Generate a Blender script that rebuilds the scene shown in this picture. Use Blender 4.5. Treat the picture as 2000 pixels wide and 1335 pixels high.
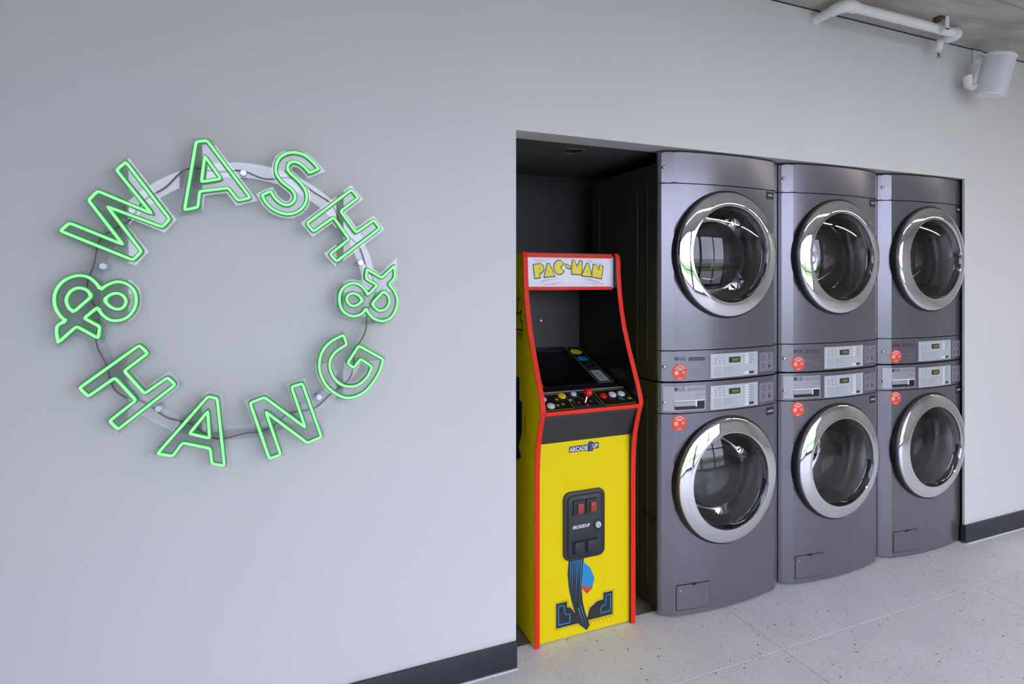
import bpy, bmesh, math, random
from mathutils import Vector, Matrix

for o in list(bpy.data.objects):
    bpy.data.objects.remove(o, do_unlink=True)
SC = bpy.context.scene
COL = SC.collection
random.seed(7)
PI = math.pi

# ------------------------------------------------------------------ camera
# wall face is y = 0 (x to the right, y into the wall, z up); two-point perspective with a falling lens shift
F_PX, YAW, HORIZON = 1118.25, 0.3886, 549.3
CAM_H, CAM_D = 1.4132, 1.9378
cd = bpy.data.cameras.new('camera')
cd.sensor_width = 36.0
cd.sensor_fit = 'HORIZONTAL'
cd.lens = 36.0 * F_PX / 2000.0
cd.shift_y = -(667.5 - HORIZON) / 2000.0
cd.clip_start = 0.02
cam = bpy.data.objects.new('camera', cd)
cam.location = (0, -CAM_D, CAM_H)
cam.rotation_euler = (PI / 2, 0, -YAW)
COL.objects.link(cam)
SC.camera = cam

# ------------------------------------------------------------------ sky and exposure
W = bpy.data.worlds.new('overcast_sky')
SC.world = W
W.use_nodes = True
wn = W.node_tree
bg = wn.nodes['Background']
bg.inputs['Color'].default_value = (0.82, 0.85, 1.06, 1)
bg.inputs['Strength'].default_value = 4.8
try:
    W.cycles.sampling_method = 'MANUAL'
    W.cycles.sample_map_resolution = 64
except Exception:
    pass
LAMP = 30.0                                    # brightness of the linear ceiling lamps
SC.view_settings.view_transform = 'Standard'
SC.view_settings.look = 'None'
SC.view_settings.gamma = 1.0
SC.view_settings.use_curve_mapping = False
SC.view_settings.exposure = 0.0
try:
    SC.cycles.use_denoising = True
    SC.cycles.max_bounces = 7
    SC.cycles.diffuse_bounces = 5
    SC.cycles.glossy_bounces = 3
    SC.cycles.transparent_max_bounces = 10
    SC.cycles.caustics_reflective = False
    SC.cycles.caustics_refractive = False
    SC.cycles.sample_clamp_indirect = 6.0
    SC.cycles.use_light_tree = False
    SC.cycles.adaptive_threshold = 0.04
except Exception:
    pass

# ------------------------------------------------------------------ materials
MATS = {}
def pmat(name, col, rough=0.5, metal=0.0, spec=0.5, emit=None, estr=0.0, coat=0.0):
    m = bpy.data.materials.new(name); m.use_nodes = True
    b = m.node_tree.nodes['Principled BSDF']
    b.inputs['Base Color'].default_value = (*col, 1)
    b.inputs['Roughness'].default_value = rough
    b.inputs['Metallic'].default_value = metal
    b.inputs['Specular IOR Level'].default_value = spec
    b.inputs['Coat Weight'].default_value = coat
    if emit:
        b.inputs['Emission Color'].default_value = (*emit, 1)
        b.inputs['Emission Strength'].default_value = estr
    m.cycles.emission_sampling = 'NONE'
    MATS[name] = m
    return m

def nodes_of(m):
    t = m.node_tree
    return t, t.nodes, t.links, t.nodes['Principled BSDF']

def mottled(name, c1, c2, scale, rough=0.6, bump=0.0, bscale=None, metal=0.0, stretch=(1, 1, 1), detail=1.5, spec=0.5, lo=0.35, hi=0.65):
    m = pmat(name, c1, rough, metal, spec)
    t, N, L, b = nodes_of(m)
    g = N.new('ShaderNodeNewGeometry'); mp = N.new('ShaderNodeMapping')
    mp.inputs['Scale'].default_value = stretch
    L.new(g.outputs['Position'], mp.inputs['Vector'])
    n = N.new('ShaderNodeTexNoise'); n.inputs['Scale'].default_value = scale; n.inputs['Detail'].default_value = detail
    L.new(mp.outputs[0], n.inputs['Vector'])
    r = N.new('ShaderNodeValToRGB')
    r.color_ramp.elements[0].position = lo; r.color_ramp.elements[1].position = hi
    r.color_ramp.elements[0].color = (*c1, 1); r.color_ramp.elements[1].color = (*c2, 1)
    L.new(n.outputs['Fac'], r.inputs[0]); L.new(r.outputs[0], b.inputs['Base Color'])
    if bump:
        n2 = N.new('ShaderNodeTexNoise'); n2.inputs['Scale'].default_value = bscale or scale * 8
        L.new(g.outputs['Position'], n2.inputs['Vector'])
        bp = N.new('ShaderNodeBump'); bp.inputs['Strength'].default_value = bump; bp.inputs['Distance'].default_value = 0.002
        L.new(n2.outputs['Fac'], bp.inputs['Height']); L.new(bp.outputs[0], b.inputs['Normal'])
    return m

def terrazzo(name):
    m = pmat(name, (0.5, 0.5, 0.52), 0.42, spec=0.4)
    t, N, L, b = nodes_of(m)
    g = N.new('ShaderNodeNewGeometry')
    base = N.new('ShaderNodeTexNoise'); base.inputs['Scale'].default_value = 5; base.inputs['Detail'].default_value = 3
    L.new(g.outputs['Position'], base.inputs['Vector'])
    br = N.new('ShaderNodeValToRGB')
    br.color_ramp.elements[0].position = .3; br.color_ramp.elements[1].position = .7
    br.color_ramp.elements[0].color = (.73, .735, .785, 1); br.color_ramp.elements[1].color = (.80, .805, .85, 1)
    L.new(base.outputs['Fac'], br.inputs[0])
    cur = br.outputs[0]
    # chips: scale, share of cells that show, chip radius, colour
    for sc, share, rad, col, seed in ((120, .16, .33, (.48, .48, .50), 4),
                                      (55, .09, .26, (.82, .82, .82), 9), (60, .035, .25, (.17, .17, .18), 13),
                                      (30, .022, .16, (.10, .10, .105), 21)):
        mp = N.new('ShaderNodeMapping'); mp.inputs['Location'].default_value = (seed, seed * .37, seed * .11)
        L.new(g.outputs['Position'], mp.inputs['Vector'])
        nz = N.new('ShaderNodeTexNoise'); nz.inputs['Scale'].default_value = sc * 1.3
        L.new(mp.outputs[0], nz.inputs['Vector'])
        wob = N.new('ShaderNodeVectorMath'); wob.operation = 'MULTIPLY_ADD'
        wob.inputs[1].default_value = (.5 / sc,) * 3
        L.new(nz.outputs['Color'], wob.inputs[0]); L.new(mp.outputs[0], wob.inputs[2])
        v = N.new('ShaderNodeTexVoronoi'); v.inputs['Scale'].default_value = sc
        L.new(wob.outputs[0], v.inputs['Vector'])
        sep = N.new('ShaderNodeSeparateColor'); L.new(v.outputs['Color'], sep.inputs[0])
        a = N.new('ShaderNodeMath'); a.operation = 'LESS_THAN'; a.inputs[1].default_value = share
        L.new(sep.outputs[0], a.inputs[0])
        d = N.new('ShaderNodeMath'); d.operation = 'LESS_THAN'; d.inputs[1].default_value = rad
        L.new(v.outputs['Distance'], d.inputs[0])
        mu = N.new('ShaderNodeMath'); mu.operation = 'MULTIPLY'
        L.new(a.outputs[0], mu.inputs[0]); L.new(d.outputs[0], mu.inputs[1])
        mx = N.new('ShaderNodeMix'); mx.data_type = 'RGBA'
        L.new(mu.outputs[0], mx.inputs['Factor']); L.new(cur, mx.inputs['A'])
        mx.inputs['B'].default_value = (*col, 1)
        cur = mx.outputs['Result']
    L.new(cur, b.inputs['Base Color'])
    return m

def concrete(name):
    m = pmat(name, (.3, .3, .29), .8, spec=.3)
    t, N, L, b = nodes_of(m)
    g = N.new('ShaderNodeNewGeometry')
    mp = N.new('ShaderNodeMapping'); mp.inputs['Scale'].default_value = (1.2, 4.5, 1); mp.inputs['Rotation'].default_value = (0, 0, .5)
    L.new(g.outputs['Position'], mp.inputs['Vector'])
    n = N.new('ShaderNodeTexNoise'); n.inputs['Scale'].default_value = 3.2; n.inputs['Detail'].default_value = 9; n.inputs['Roughness'].default_value = .65
    L.new(mp.outputs[0], n.inputs['Vector'])
    r = N.new('ShaderNodeValToRGB'); e = r.color_ramp.elements
    e[0].position = .3; e[0].color = (.37, .355, .33, 1); e[1].position = .72; e[1].color = (.62, .60, .565, 1)
    L.new(n.outputs['Fac'], r.inputs[0])
    n2 = N.new('ShaderNodeTexNoise'); n2.inputs['Scale'].default_value = 2.3; n2.inputs['Detail'].default_value = 4
    L.new(g.outputs['Position'], n2.inputs['Vector'])
    r2 = N.new('ShaderNodeValToRGB'); r2.color_ramp.elements[0].position = .54; r2.color_ramp.elements[1].position = .72
    L.new(n2.outputs['Fac'], r2.inputs[0])
    f = N.new('ShaderNodeMath'); f.operation = 'MULTIPLY'; f.inputs[1].default_value = .75
    L.new(r2.outputs[0], f.inputs[0])
    mx = N.new('ShaderNodeMix'); mx.data_type = 'RGBA'; mx.inputs['B'].default_value = (.36, .27, .18, 1)
    L.new(f.outputs[0], mx.inputs['Factor']); L.new(r.outputs[0], mx.inputs['A'])
    L.new(mx.outputs['Result'], b.inputs['Base Color'])
    bp = N.new('ShaderNodeBump'); bp.inputs['Strength'].default_value = .35; bp.inputs['Distance'].default_value = .004
    L.new(n.outputs['Fac'], bp.inputs['Height']); L.new(bp.outputs[0], b.inputs['Normal'])
    return m

def sheet_glass(name, tint, ior, rough=0.0):
    """a single clear sheet: Fresnel mirror over straight transmission"""
    m = bpy.data.materials.new(name); m.use_nodes = True
    t = m.node_tree; N, L = t.nodes, t.links
    N.remove(N['Principled BSDF'])
    out = N['Material Output']
    tr = N.new('ShaderNodeBsdfTransparent'); tr.inputs[0].default_value = (*tint, 1)
    gl = N.new('ShaderNodeBsdfGlossy'); gl.inputs['Roughness'].default_value = rough
    gl.inputs['Color'].default_value = (1, 1, 1, 1)
    fr = N.new('ShaderNodeFresnel'); fr.inputs['IOR'].default_value = ior
    mx = N.new('ShaderNodeMixShader')
    L.new(fr.outputs[0], mx.inputs[0]); L.new(tr.outputs[0], mx.inputs[1]); L.new(gl.outputs[0], mx.inputs[2])
    L.new(mx.outputs[0], out.inputs[0])
    MATS[name] = m
    return m

mottled('wall_paint', (.70, .70, .70), (.72, .72, .72), 1.5, .55, spec=.25)
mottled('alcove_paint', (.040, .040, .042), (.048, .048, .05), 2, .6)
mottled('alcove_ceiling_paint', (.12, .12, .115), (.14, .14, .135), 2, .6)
terrazzo('terrazzo')
pmat('grout', (.66, .66, .66), .8)
pmat('grout_dark', (.28, .27, .26), .8)
mottled('bare_concrete', (.10, .085, .065), (.2, .175, .14), 9, .8, .2, 60)
concrete('board_concrete')
mottled('skirting_black', (.024, .026, .036), (.03, .032, .043), 6, .4)
pmat('sealant', (.7, .7, .72), .6)
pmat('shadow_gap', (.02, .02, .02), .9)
pmat('mullion', (.035, .04, .05), .4)
sheet_glass('window_glass', (.97, .985, .98), 1.25)
mottled('paving', (.44, .43, .42), (.50, .49, .48), 1.2, .9)
mottled('lawn', (.09, .17, .035), (.15, .25, .06), 3, .95)
# machines
mottled('machine_grey', (.226, .219, .258), (.233, .226, .265), 3, .23, metal=.68)
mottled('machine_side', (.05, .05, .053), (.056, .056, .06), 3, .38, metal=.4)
pmat('machine_gap', (.012, .012, .014), .6)
pmat('chrome', (.88, .90, .93), .045, 1.0)
pmat('rubber', (.012, .012, .013), .35)
sheet_glass('door_glass', (.60, .60, .62), 1.62)
sheet_glass('bowl_glass', (.86, .86, .87), 1.4)
mottled('drum_steel', (.50, .50, .51), (.56, .56, .57), 14, .42, metal=.6)
pmat('drum_hole', (.01, .01, .01), .8)
pmat('silver_panel', (.56, .60, .64), .38, .25)
pmat('drawer_silver', (.40, .40, .44), .36, .35)
pmat('icon_panel', (.27, .26, .31), .35, .3)
pmat('panel_ink', (.24, .26, .29), .6)
pmat('dark_ink', (.035, .04, .05), .5)
pmat('white_ink', (.82, .84, .88), .5)
pmat('lcd', (.035, .04, .03), .2, emit=(.35, .33, .12), estr=.02)
pmat('lcd_digit', (.20, .19, .09), .4)
pmat('recess_black', (.008, .009, .011), .45)
pmat('label_black', (.016, .018, .028), .35)
mottled('sticker_red', (.78, .075, .035), (.84, .10, .05), 30, .45)
pmat('sticker_pink', (.86, .50, .45), .5)
pmat('screw_metal', (.6, .6, .63), .2, 1.0)
# arcade cabinet
mottled('cab_yellow', (.86, .68, .0005), (.88, .70, .0008), 5, .5, spec=.2)
mottled('cab_red', (.80, .030, .012), (.82, .034, .014), 8, .45, spec=.25)
pmat('cab_black', (.010, .010, .012), .35)
mottled('cab_charcoal', (.030, .029, .031), (.036, .035, .037), 4, .55)
pmat('marquee_white', (.80, .80, .88), .3)
pmat('letter_yellow', (.86, .72, .03), .4)
pmat('letter_shade', (.09, .05, .05), .5)
pmat('letter_teal', (.06, .27, .36), .5)
pmat('screen_black', (.004, .004, .006), .06)
pmat('art_black', (.022, .022, .026), .45)
pmat('art_blue', (.015, .28, .62), .45)
pmat('art_teal', (.02, .11, .15), .45)
pmat('art_red', (.75, .05, .03), .45)
pmat('art_gold', (.55, .38, .02), .45)
pmat('card_grey', (.50, .54, .60), .5)
pmat('button_white', (.68, .69, .80), .25)
pmat('button_yellow', (.80, .60, .01), .25)
pmat('button_red', (.65, .012, .012), .22)
pmat('ball_red', (.78, .008, .010), .14)
pmat('coin_plastic', (.030, .032, .040), .42)
pmat('coin_red', (.33, .05, .035), .3, emit=(.4, .03, .01), estr=.12)
pmat('purple_ink', (.035, .03, .09), .5)
pmat('navy_ink', (.08, .11, .50), .5)
pmat('glint_pink', (.8, .1, .5), .3, emit=(1, .12, .6), estr=3)  # glow that imitates a pink reflection
# sign
sheet_glass('acrylic', (.96, .965, .975), 1.55)
pmat('neon_green', (.25, .9, .3), .4, emit=(.24, 1.0, .26), estr=1.25)
pmat('neon_body', (.03, .30, .07), .35, emit=(.02, .55, .07), estr=.22)
pmat('cable_brown', (.17, .12, .09), .5)
pmat('bolt_steel', (.68, .72, .85), .3, .5)
# ceiling items
mottled('white_enamel', (.88, .88, .89), (.91, .91, .92), 5, .35)
pmat('speaker_white', (.86, .86, .88), .45)
mottled('speaker_cloth', (.72, .72, .78), (.76, .76, .82), 700, .8)
pmat('rust_steel', (.20, .12, .07), .6, .5)
pmat('sprinkler_red', (.25, .03, .03), .3)

# ------------------------------------------------------------------ geometry helpers
def link(name, me, parent=None):
    o = bpy.data.objects.new(name, me); COL.objects.link(o)
    if parent: o.parent = parent
    return o

def setmats(me, mats):
    for k in (mats if isinstance(mats, (list, tuple)) else [mats]):
        me.materials.append(MATS[k])

def obj(name, bm, mats, parent=None, smooth=None, fix=True):
    if fix:
        bmesh.ops.recalc_face_normals(bm, faces=bm.faces[:])
    me = bpy.data.meshes.new(name); bm.to_mesh(me); bm.free()
    setmats(me, mats)
    if smooth is not None:
        for p in me.polygons: p.use_smooth = True
        try: me.set_sharp_from_angle(angle=math.radians(smooth))
        except Exception: pass
    return link(name, me, parent)

def empty(name, loc=(0, 0, 0)):
    o = bpy.data.objects.new(name, None); o.location = loc; o.empty_display_size = .1; COL.objects.link(o)
    return o

def tag(o, label, cat, group=None):
    o['label'] = label; o['category'] = cat
    if group: o['group'] = group
    return o

def struct(o, label=None):
    o['kind'] = 'structure'
    if label: o['label'] = label
    return o

def bx(bm, x0, x1, y0, y1, z0, z1, mi=0):
    vs = [bm.verts.new(p) for p in ((x0,y0,z0),(x1,y0,z0),(x1,y1,z0),(x0,y1,z0),(x0,y0,z1),(x1,y0,z1),(x1,y1,z1),(x0,y1,z1))]
    for f in ((0,3,2,1),(4,5,6,7),(0,1,5,4),(1,2,6,5),(2,3,7,6),(3,0,4,7)):
        bm.faces.new([vs[i] for i in f]).material_index = mi
    return vs

def box(name, x0, x1, y0, y1, z0, z1, mat, parent=None, bev=0.0, seg=2):
    bm = bmesh.new(); bx(bm, x0, x1, y0, y1, z0, z1)
    if bev: bmesh.ops.bevel(bm, geom=bm.edges[:], offset=bev, segments=seg, affect='EDGES', profile=.5)
    return obj(name, bm, mat, parent, 35 if bev else None)

def ext(bm, pts, vec, mi=0):
    """closed outline of 3-D points extruded along vec"""
    a = [bm.verts.new(p) for p in pts]; v = Vector(vec)
    b = [bm.verts.new(Vector(p) + v) for p in pts]
    n = len(a); fs = [bm.faces.new(a), bm.faces.new(b[::-1])]
    for i in range(n): fs.append(bm.faces.new((a[i], b[i], b[(i+1) % n], a[(i+1) % n])))
    for f in fs: f.material_index = mi
    return fs

def xz(poly, y): return [(x, y, z) for x, z in poly]
def yz(poly, x): return [(x, y, z) for y, z in poly]

def flat(bm, poly, y, t, mi=0):
    """x-z outline, t thick, front face at y (towards the room)"""
    return ext(bm, xz(poly, y), (0, t, 0), mi)

def rrect(x0, x1, z0, z1, r, n=5):
    P = []
    for cx, cz, a0 in ((x1-r, z1-r, 0), (x0+r, z1-r, 90), (x0+r, z0+r, 180), (x1-r, z0+r, 270)):
        for i in range(n + 1):
            a = math.radians(a0 + 90 * i / n); P.append((cx + r*math.cos(a), cz + r*math.sin(a)))
    return P

def disc(cx, cz, r, n=24): return [(cx + r*math.cos(2*PI*i/n), cz + r*math.sin(2*PI*i/n)) for i in range(n)]

def offset_poly(P, d):
    area = sum(P[i][0]*P[(i+1) % len(P)][1] - P[(i+1) % len(P)][0]*P[i][1] for i in range(len(P)))
    s = 1 if area > 0 else -1
    R = []; n = len(P)
    for i in range(n):
        p0, p1, p2 = Vector(P[i-1]), Vector(P[i]), Vector(P[(i+1) % n])
        e1, e2 = (p1-p0).normalized(), (p2-p1).normalized()
        n1, n2 = Vector((e1.y, -e1.x))*s, Vector((e2.y, -e2.x))*s
        m = n1 + n2
        if m.length < 1e-6: m = n1
        m.normalize(); k = d / max(.45, m.dot(n1))
        R.append(tuple(p1 + m*k))
    return R

def round_path(P, closed=True, r=.006, smooth_below=42, sub=4):
    """fillet real corners, run a smooth curve through the gentle ones"""
    n = len(P); V = [Vector(p) for p in P]; corner = []
    for i in range(n):
        if not closed and i in (0, n-1): corner.append(True); continue
        a, b = V[i]-V[i-1], V[(i+1) % n]-V[i]
        corner.append(math.degrees(a.angle(b)) > smooth_below if a.length and b.length else True)
    out = []
    for i in range(n if closed else n-1):
        j = (i+1) % n; p1, p2 = V[i], V[j]
        if corner[i] and not (not closed and i == 0):
            a, b = V[i-1], V[j]
            ra = min(r, (p1-a).length*.4); rb = min(r, (p1-b).length*.4)
            q0 = p1+(a-p1).normalized()*ra; q2 = p1+(b-p1).normalized()*rb
            for t in (0, .5, 1): out.append(q0*(1-t)**2 + p1*2*t*(1-t) + q2*t*t)
        else: out.append(p1.copy())
        if not (corner[i] and corner[j]):
            p0 = V[i-1] if not corner[i] else p1 - (p2-p1)*.6
            p3 = V[(j+1) % n] if not corner[j] else p2 + (p2-p1)*.6
            for k in range(1, sub):
                t = k/sub
                if (corner[i] and t < .2) or (corner[j] and t > .8): continue
                out.append(.5*((2*p1) + (p2-p0)*t + (2*p0-5*p1+4*p2-p3)*t*t + (3*p1-p0-3*p2+p3)*t**3))
    if not closed: out.append(V[-1].copy())
    return out

def sweep(bm, pts, rad, n=8, closed=False, mi=0, caps=True, squash=1.0, up=None):
    """tube of radius rad along 3-D points"""
    pts = [Vector(p) for p in pts]; m = len(pts); rings = []; ref = None
    for i in range(m):
        a = pts[i-1] if (closed or i > 0) else pts[i]
        b = pts[(i+1) % m] if (closed or i < m-1) else pts[i]
        t = (b-a).normalized() if (b-a).length > 1e-9 else Vector((1, 0, 0))
        if up is not None: u = Vector(up)
        else:
            if ref is None: ref = Vector((0, 0, 1)) if abs(t.z) < .9 else Vector((1, 0, 0))
            u = ref
        u = (u - t*u.dot(t)).normalized(); ref = u; w = t.cross(u)
        rr = rad[i] if isinstance(rad, (list, tuple)) else rad
        if 0 < i < m-1 or closed:
            d1 = (pts[i]-a).normalized(); k = max(.6, d1.dot(t)); 
        else: k = 1
        rings.append([bm.verts.new(pts[i] + (u*math.cos(2*PI*j/n)*squash + w*math.sin(2*PI*j/n)/k)*rr) for j in range(n)])
    for i in range(m if closed else m-1):
        A, B = rings[i], rings[(i+1) % m]
        for j in range(n): bm.faces.new((A[j], A[(j+1) % n], B[(j+1) % n], B[j])).material_index = mi
    if not closed and caps:
        bm.faces.new(rings[0][::-1]).material_index = mi; bm.faces.new(rings[-1]).material_index = mi

def cyl(bm, p0, p1, r0, r1=None, n=20, mi=0):
    sweep(bm, [p0, p1], [r0, r0 if r1 is None else r1], n, mi=mi)

def lathe_y(bm, prof, cx, cz, n=72, mi=0):
    """profile of (radius, y) turned about the axis x = cx, z = cz"""
    rings = []
    for r, y in prof:
        if r < 1e-5: rings.append([bm.verts.new((cx, y, cz))])
        else: rings.append([bm.verts.new((cx + r*math.cos(2*PI*i/n), y, cz + r*math.sin(2*PI*i/n))) for i in range(n)])
    for A, B in zip(rings, rings[1:]):
        for i in range(n):
            j = (i+1) % n
            if len(A) == 1 and len(B) == 1: continue
            if len(A) == 1: f = (A[0], B[j], B[i])
            elif len(B) == 1: f = (A[i], A[j], B[0])
            else: f = (A[i], A[j], B[j], B[i])
            bm.faces.new(f).material_index = mi

def text_mesh(txt, size, x, z, y, t=.0004, align='CENTER', sx=1.0, spacing=1.0, yaw=0.0, bold=0.0):
    """flat lettering standing on an upright surface, facing the room; bottom centre (or left) at x, z"""
    cu = bpy.data.curves.new('lettering', 'FONT'); cu.body = txt; cu.size = size
    cu.align_x = align; cu.space_character = spacing; cu.resolution_u = 3; cu.extrude = t; cu.offset = bold
    o = bpy.data.objects.new('lettering', cu); COL.objects.link(o)
    dg = bpy.context.evaluated_depsgraph_get(); dg.update()
    me = bpy.data.meshes.new_from_object(o.evaluated_get(dg))
    bpy.data.objects.remove(o, do_unlink=True)
    for v in me.vertices:
        px, py, pz = v.co
        v.co = (x + px*sx*math.cos(yaw), y - pz + px*sx*math.sin(yaw), z + py)
    me.materials.clear()
    return me

def lettering(name, txt, size, x, z, y, mat, parent, **kw):
    me = text_mesh(txt, size, x, z, y, **kw); me.name = name
    setmats(me, mat)
    return link(name, me, parent)

def copy_tree(o, parent=None):
    c = o.copy(); COL.objects.link(c)
    c.parent = parent
    for ch in list(o.children): copy_tree(ch, c)
    return c

# ================================================================== the setting
OX0, OX1, OH = .8094, 3.4385, 1.9682          # opening in the wall
CEIL = 2.678
RX0, RX1, RY0 = -4.0, 7.2, -3.8               # room
ALC_Y = .84                                   # back of the alcove

bm = bmesh.new()
bx(bm, RX0, OX0, 0, .11, 0, CEIL); bx(bm, OX0, RX1, 0, .11, OH, CEIL)
struct(obj('wall_front', bm, 'wall_paint'), 'pale grey painted wall with a wide opening for the machines')
bm = bmesh.new(); bx(bm, OX1, 3.56, 0, .012, 0, OH); bx(bm, 3.56, RX1, 0, .11, 0, OH)
struct(obj('wall_front_right', bm, 'wall_paint'))
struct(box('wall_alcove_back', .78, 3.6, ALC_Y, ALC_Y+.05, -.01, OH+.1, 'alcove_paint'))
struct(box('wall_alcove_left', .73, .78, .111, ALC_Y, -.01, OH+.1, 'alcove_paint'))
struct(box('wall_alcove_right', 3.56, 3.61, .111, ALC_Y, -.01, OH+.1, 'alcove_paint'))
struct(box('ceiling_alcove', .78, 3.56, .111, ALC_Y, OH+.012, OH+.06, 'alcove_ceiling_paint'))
struct(box('floor_alcove', .73, 3.6, .108, ALC_Y, -.04, -.003, 'bare_concrete'), 'bare brown concrete floor inside the alcove')

# floor: grout bed with terrazzo tiles 1.2 x 0.6
fl = struct(box('floor', RX0, RX1, RY0, .107, -.05, -.0035, 'grout'), 'light grey terrazzo tile floor')
tm = {}
def tile(x0, x1, y0, y1):
    g = .0017; w, d = x1-x0-2*g, y1-y0-2*g
    key = (round(w, 4), round(d, 4))
    if key not in tm:
        b = bmesh.new(); bx(b, 0, w, 0, d, -.008, 0)
        top = [e for e in b.edges if all(abs(v.co.z) < 1e-6 for v in e.verts)]
        bmesh.ops.bevel(b, geom=top, offset=.0008, segments=1, affect='EDGES')
        bmesh.ops.recalc_face_normals(b, faces=b.faces[:])
        me = bpy.data.meshes.new('tile'); b.to_mesh(me); b.free(); me.materials.append(MATS['terrazzo']); tm[key] = me
    o = link('tile', tm[key], fl); o.location = (x0+g, y0+g, 0)
xs = [RX0] + [1.797 + 1.2*k for k in range(-4, 5)] + [RX1]
ys = [RY0] + [-.298 + .6*k for k in range(-5, 1)] + [.107]
for a, b_ in zip(xs, xs[1:]):
    for c, d_ in zip(ys, ys[1:]):
        if b_-a > .05 and d_-c > .05: tile(a, b_, c, d_)

# ceiling: board-marked concrete in strips with open seams
ce = struct(box('ceiling', RX0, RX1, RY0, .11, CEIL+.006, CEIL+.1, 'shadow_gap'), 'raw concrete ceiling with board seams')
for y0, y1, dz in ((-.0008-.309, -.004, 0), (-.377, -.312, -.0015), (-1.6, -.380, .001), (-2.8, -1.604, 0), (RY0, -2.804, .001)):
    box('ceiling_panel', RX0, RX1, y0, y1, CEIL+dz, CEIL+.02, 'board_concrete', ce)
struct(box('joint_shade', RX0, RX1, -.004, -.0002, CEIL-.004, CEIL+.004, 'shadow_gap'), 'dark strip painted in for the shadow gap between wall and ceiling')  # near-black strip: the shade of the joint is put into its colour

# skirting
struct(box('baseboard_left', RX0, OX0, -.012, -.0003, .005, .098, 'skirting_black', bev=.0015), 'black skirting board left of the opening')
bm = bmesh.new(); bx(bm, OX1-.011, RX1, -.012, -.0003, .005, .098); bx(bm, OX1-.011, OX1-.0003, -.0003, .013, .005, .098)
struct(obj('baseboard_right', bm, 'skirting_black'), 'black skirting board right of the machines')
struct(box('trim_2', RX0, OX0, -.0165, -.0003, 0.0002, .005, 'sealant'))
struct(box('trim_3', OX1-.013, RX1, -.0165, -.0003, 0.0002, .005, 'sealant'))

# window front behind the photographer and at the left end of the room
HEAD = 2.66
bm = bmesh.new()
bx(bm, RX0, RX1, RY0-.2, RY0, HEAD, CEIL+.1); bx(bm, 4.3, RX1, RY0-.2, RY0, -.05, HEAD); bx(bm, RX0, -1.23, RY0-.2, RY0, -.05, HEAD)
struct(obj('wall_back', bm, 'wall_paint'))
bm = bmesh.new()
bx(bm, RX1, RX1+.2, RY0-.2, .11, -.05, CEIL+.1)
struct(obj('wall_right', bm, 'wall_paint'))
bm = bmesh.new()
bx(bm, RX0-.2, RX0, RY0-.2, .11, -.05, CEIL+.1)
struct(obj('wall_left', bm, 'wall_paint'))
def glazing(name, a0, a1, posts, axis, pos, transom=1.02, first_wide=None):
    w = struct(empty(name, (0, 0, 0)))
    def bar(u0, u1, z0, z1, nm='mullion'):
        if axis == 'x': box(nm, u0, u1, pos-.09, pos-.01, z0, z1, 'mullion', w)
        else: box(nm, pos-.09, pos-.01, u0, u1, z0, z1, 'mullion', w)
    edges = [a0] + posts + [a1]
    bar(a0, a1, -.003, .09, 'bottom_rail'); bar(a0, a1, HEAD-.035, HEAD, 'top_rail'); bar(a0, a1, transom-.025, transom+.025, 'transom')
    for e in edges:
        wd = .085 if (first_wide is not None and abs(e-first_wide) < 1e-6) else .03
        bar(e-wd, e+wd, .09, HEAD-.035)
    for u0, u1 in zip(edges, edges[1:]):
        b = bmesh.new()
        if axis == 'x': P = [(u0, pos-.05, .06), (u1, pos-.05, .06), (u1, pos-.05, HEAD-.02), (u0, pos-.05, HEAD-.02)]
        else: P = [(pos-.05, u0, .06), (pos-.05, u1, .06), (pos-.05, u1, HEAD-.02), (pos-.05, u0, HEAD-.02)]
        b.faces.new([b.verts.new(p) for p in P]); obj('pane', b, 'window_glass', w)
glazing('window_1', -1.2, 2.57, [-.7, .55, 1.55], 'x', RY0, first_wide=-.7)
glazing('window_2', 2.63, 4.27, [3.45], 'x', RY0)
# outside ground
bm = bmesh.new(); bx(bm, -60, 60, -80, RY0-.2, -.3, -.06); bx(bm, -60, RX0-.2, RY0-.2, 40, -.3, -.06); bx(bm, RX1+.2, 60, RY0-.2, 40, -.3, -.06)
struct(obj('ground_paving', bm, 'paving'))
bm = bmesh.new(); bx(bm, -60, 60, -22, -9, -.06, -.03); bx(bm, -22, -9, -8, 30, -.06, -.03)
struct(obj('ground_lawn', bm, 'lawn'))

# ================================================================== stacked laundry machines
MX, PITCH, MW = 1.4856, .6776, .668
HALF = MW/2
def front_y(x):                                # bowed front with bevelled vertical edges
    dx = abs(x-HALF)
    if dx <= .279: return .004 + .026*(dx/.279)**2
    return .030 + (dx-.279)/.045*.025 if dx <= .324 else .055 + (dx-.324)/.010*.010
PROF_X = [0, .004, .010] + [.010+.045*i/3 for i in (1, 2)] + [.055+.558*i/24 for i in range(25)] + [MW-.055+.045*i/3 for i in (1, 2)] + [MW-.010, MW-.004, MW]

def fascia(name, z0, z1, mat, parent, bev=.003, back=.075):
    """bowed strip of the front between two heights"""
    bm = bmesh.new()
    P = [(x, front_y(x), z0) for x in PROF_X] + [(MW, back, z0), (0, back, z0)]
    fs = ext(bm, P, (0, 0, z1-z0))
    bm.edges.ensure_lookup_table()
    ed = [e for e in bm.edges if abs(e.verts[0].co.z-e.verts[1].co.z) < 1e-6 and not all(v.co.y > back-1e-4 for v in e.verts)]
    bmesh.ops.bevel(bm, geom=ed, offset=bev, segments=2, affect='EDGES', profile=.6)
    return obj(name, bm, mat, parent, 12)

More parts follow.
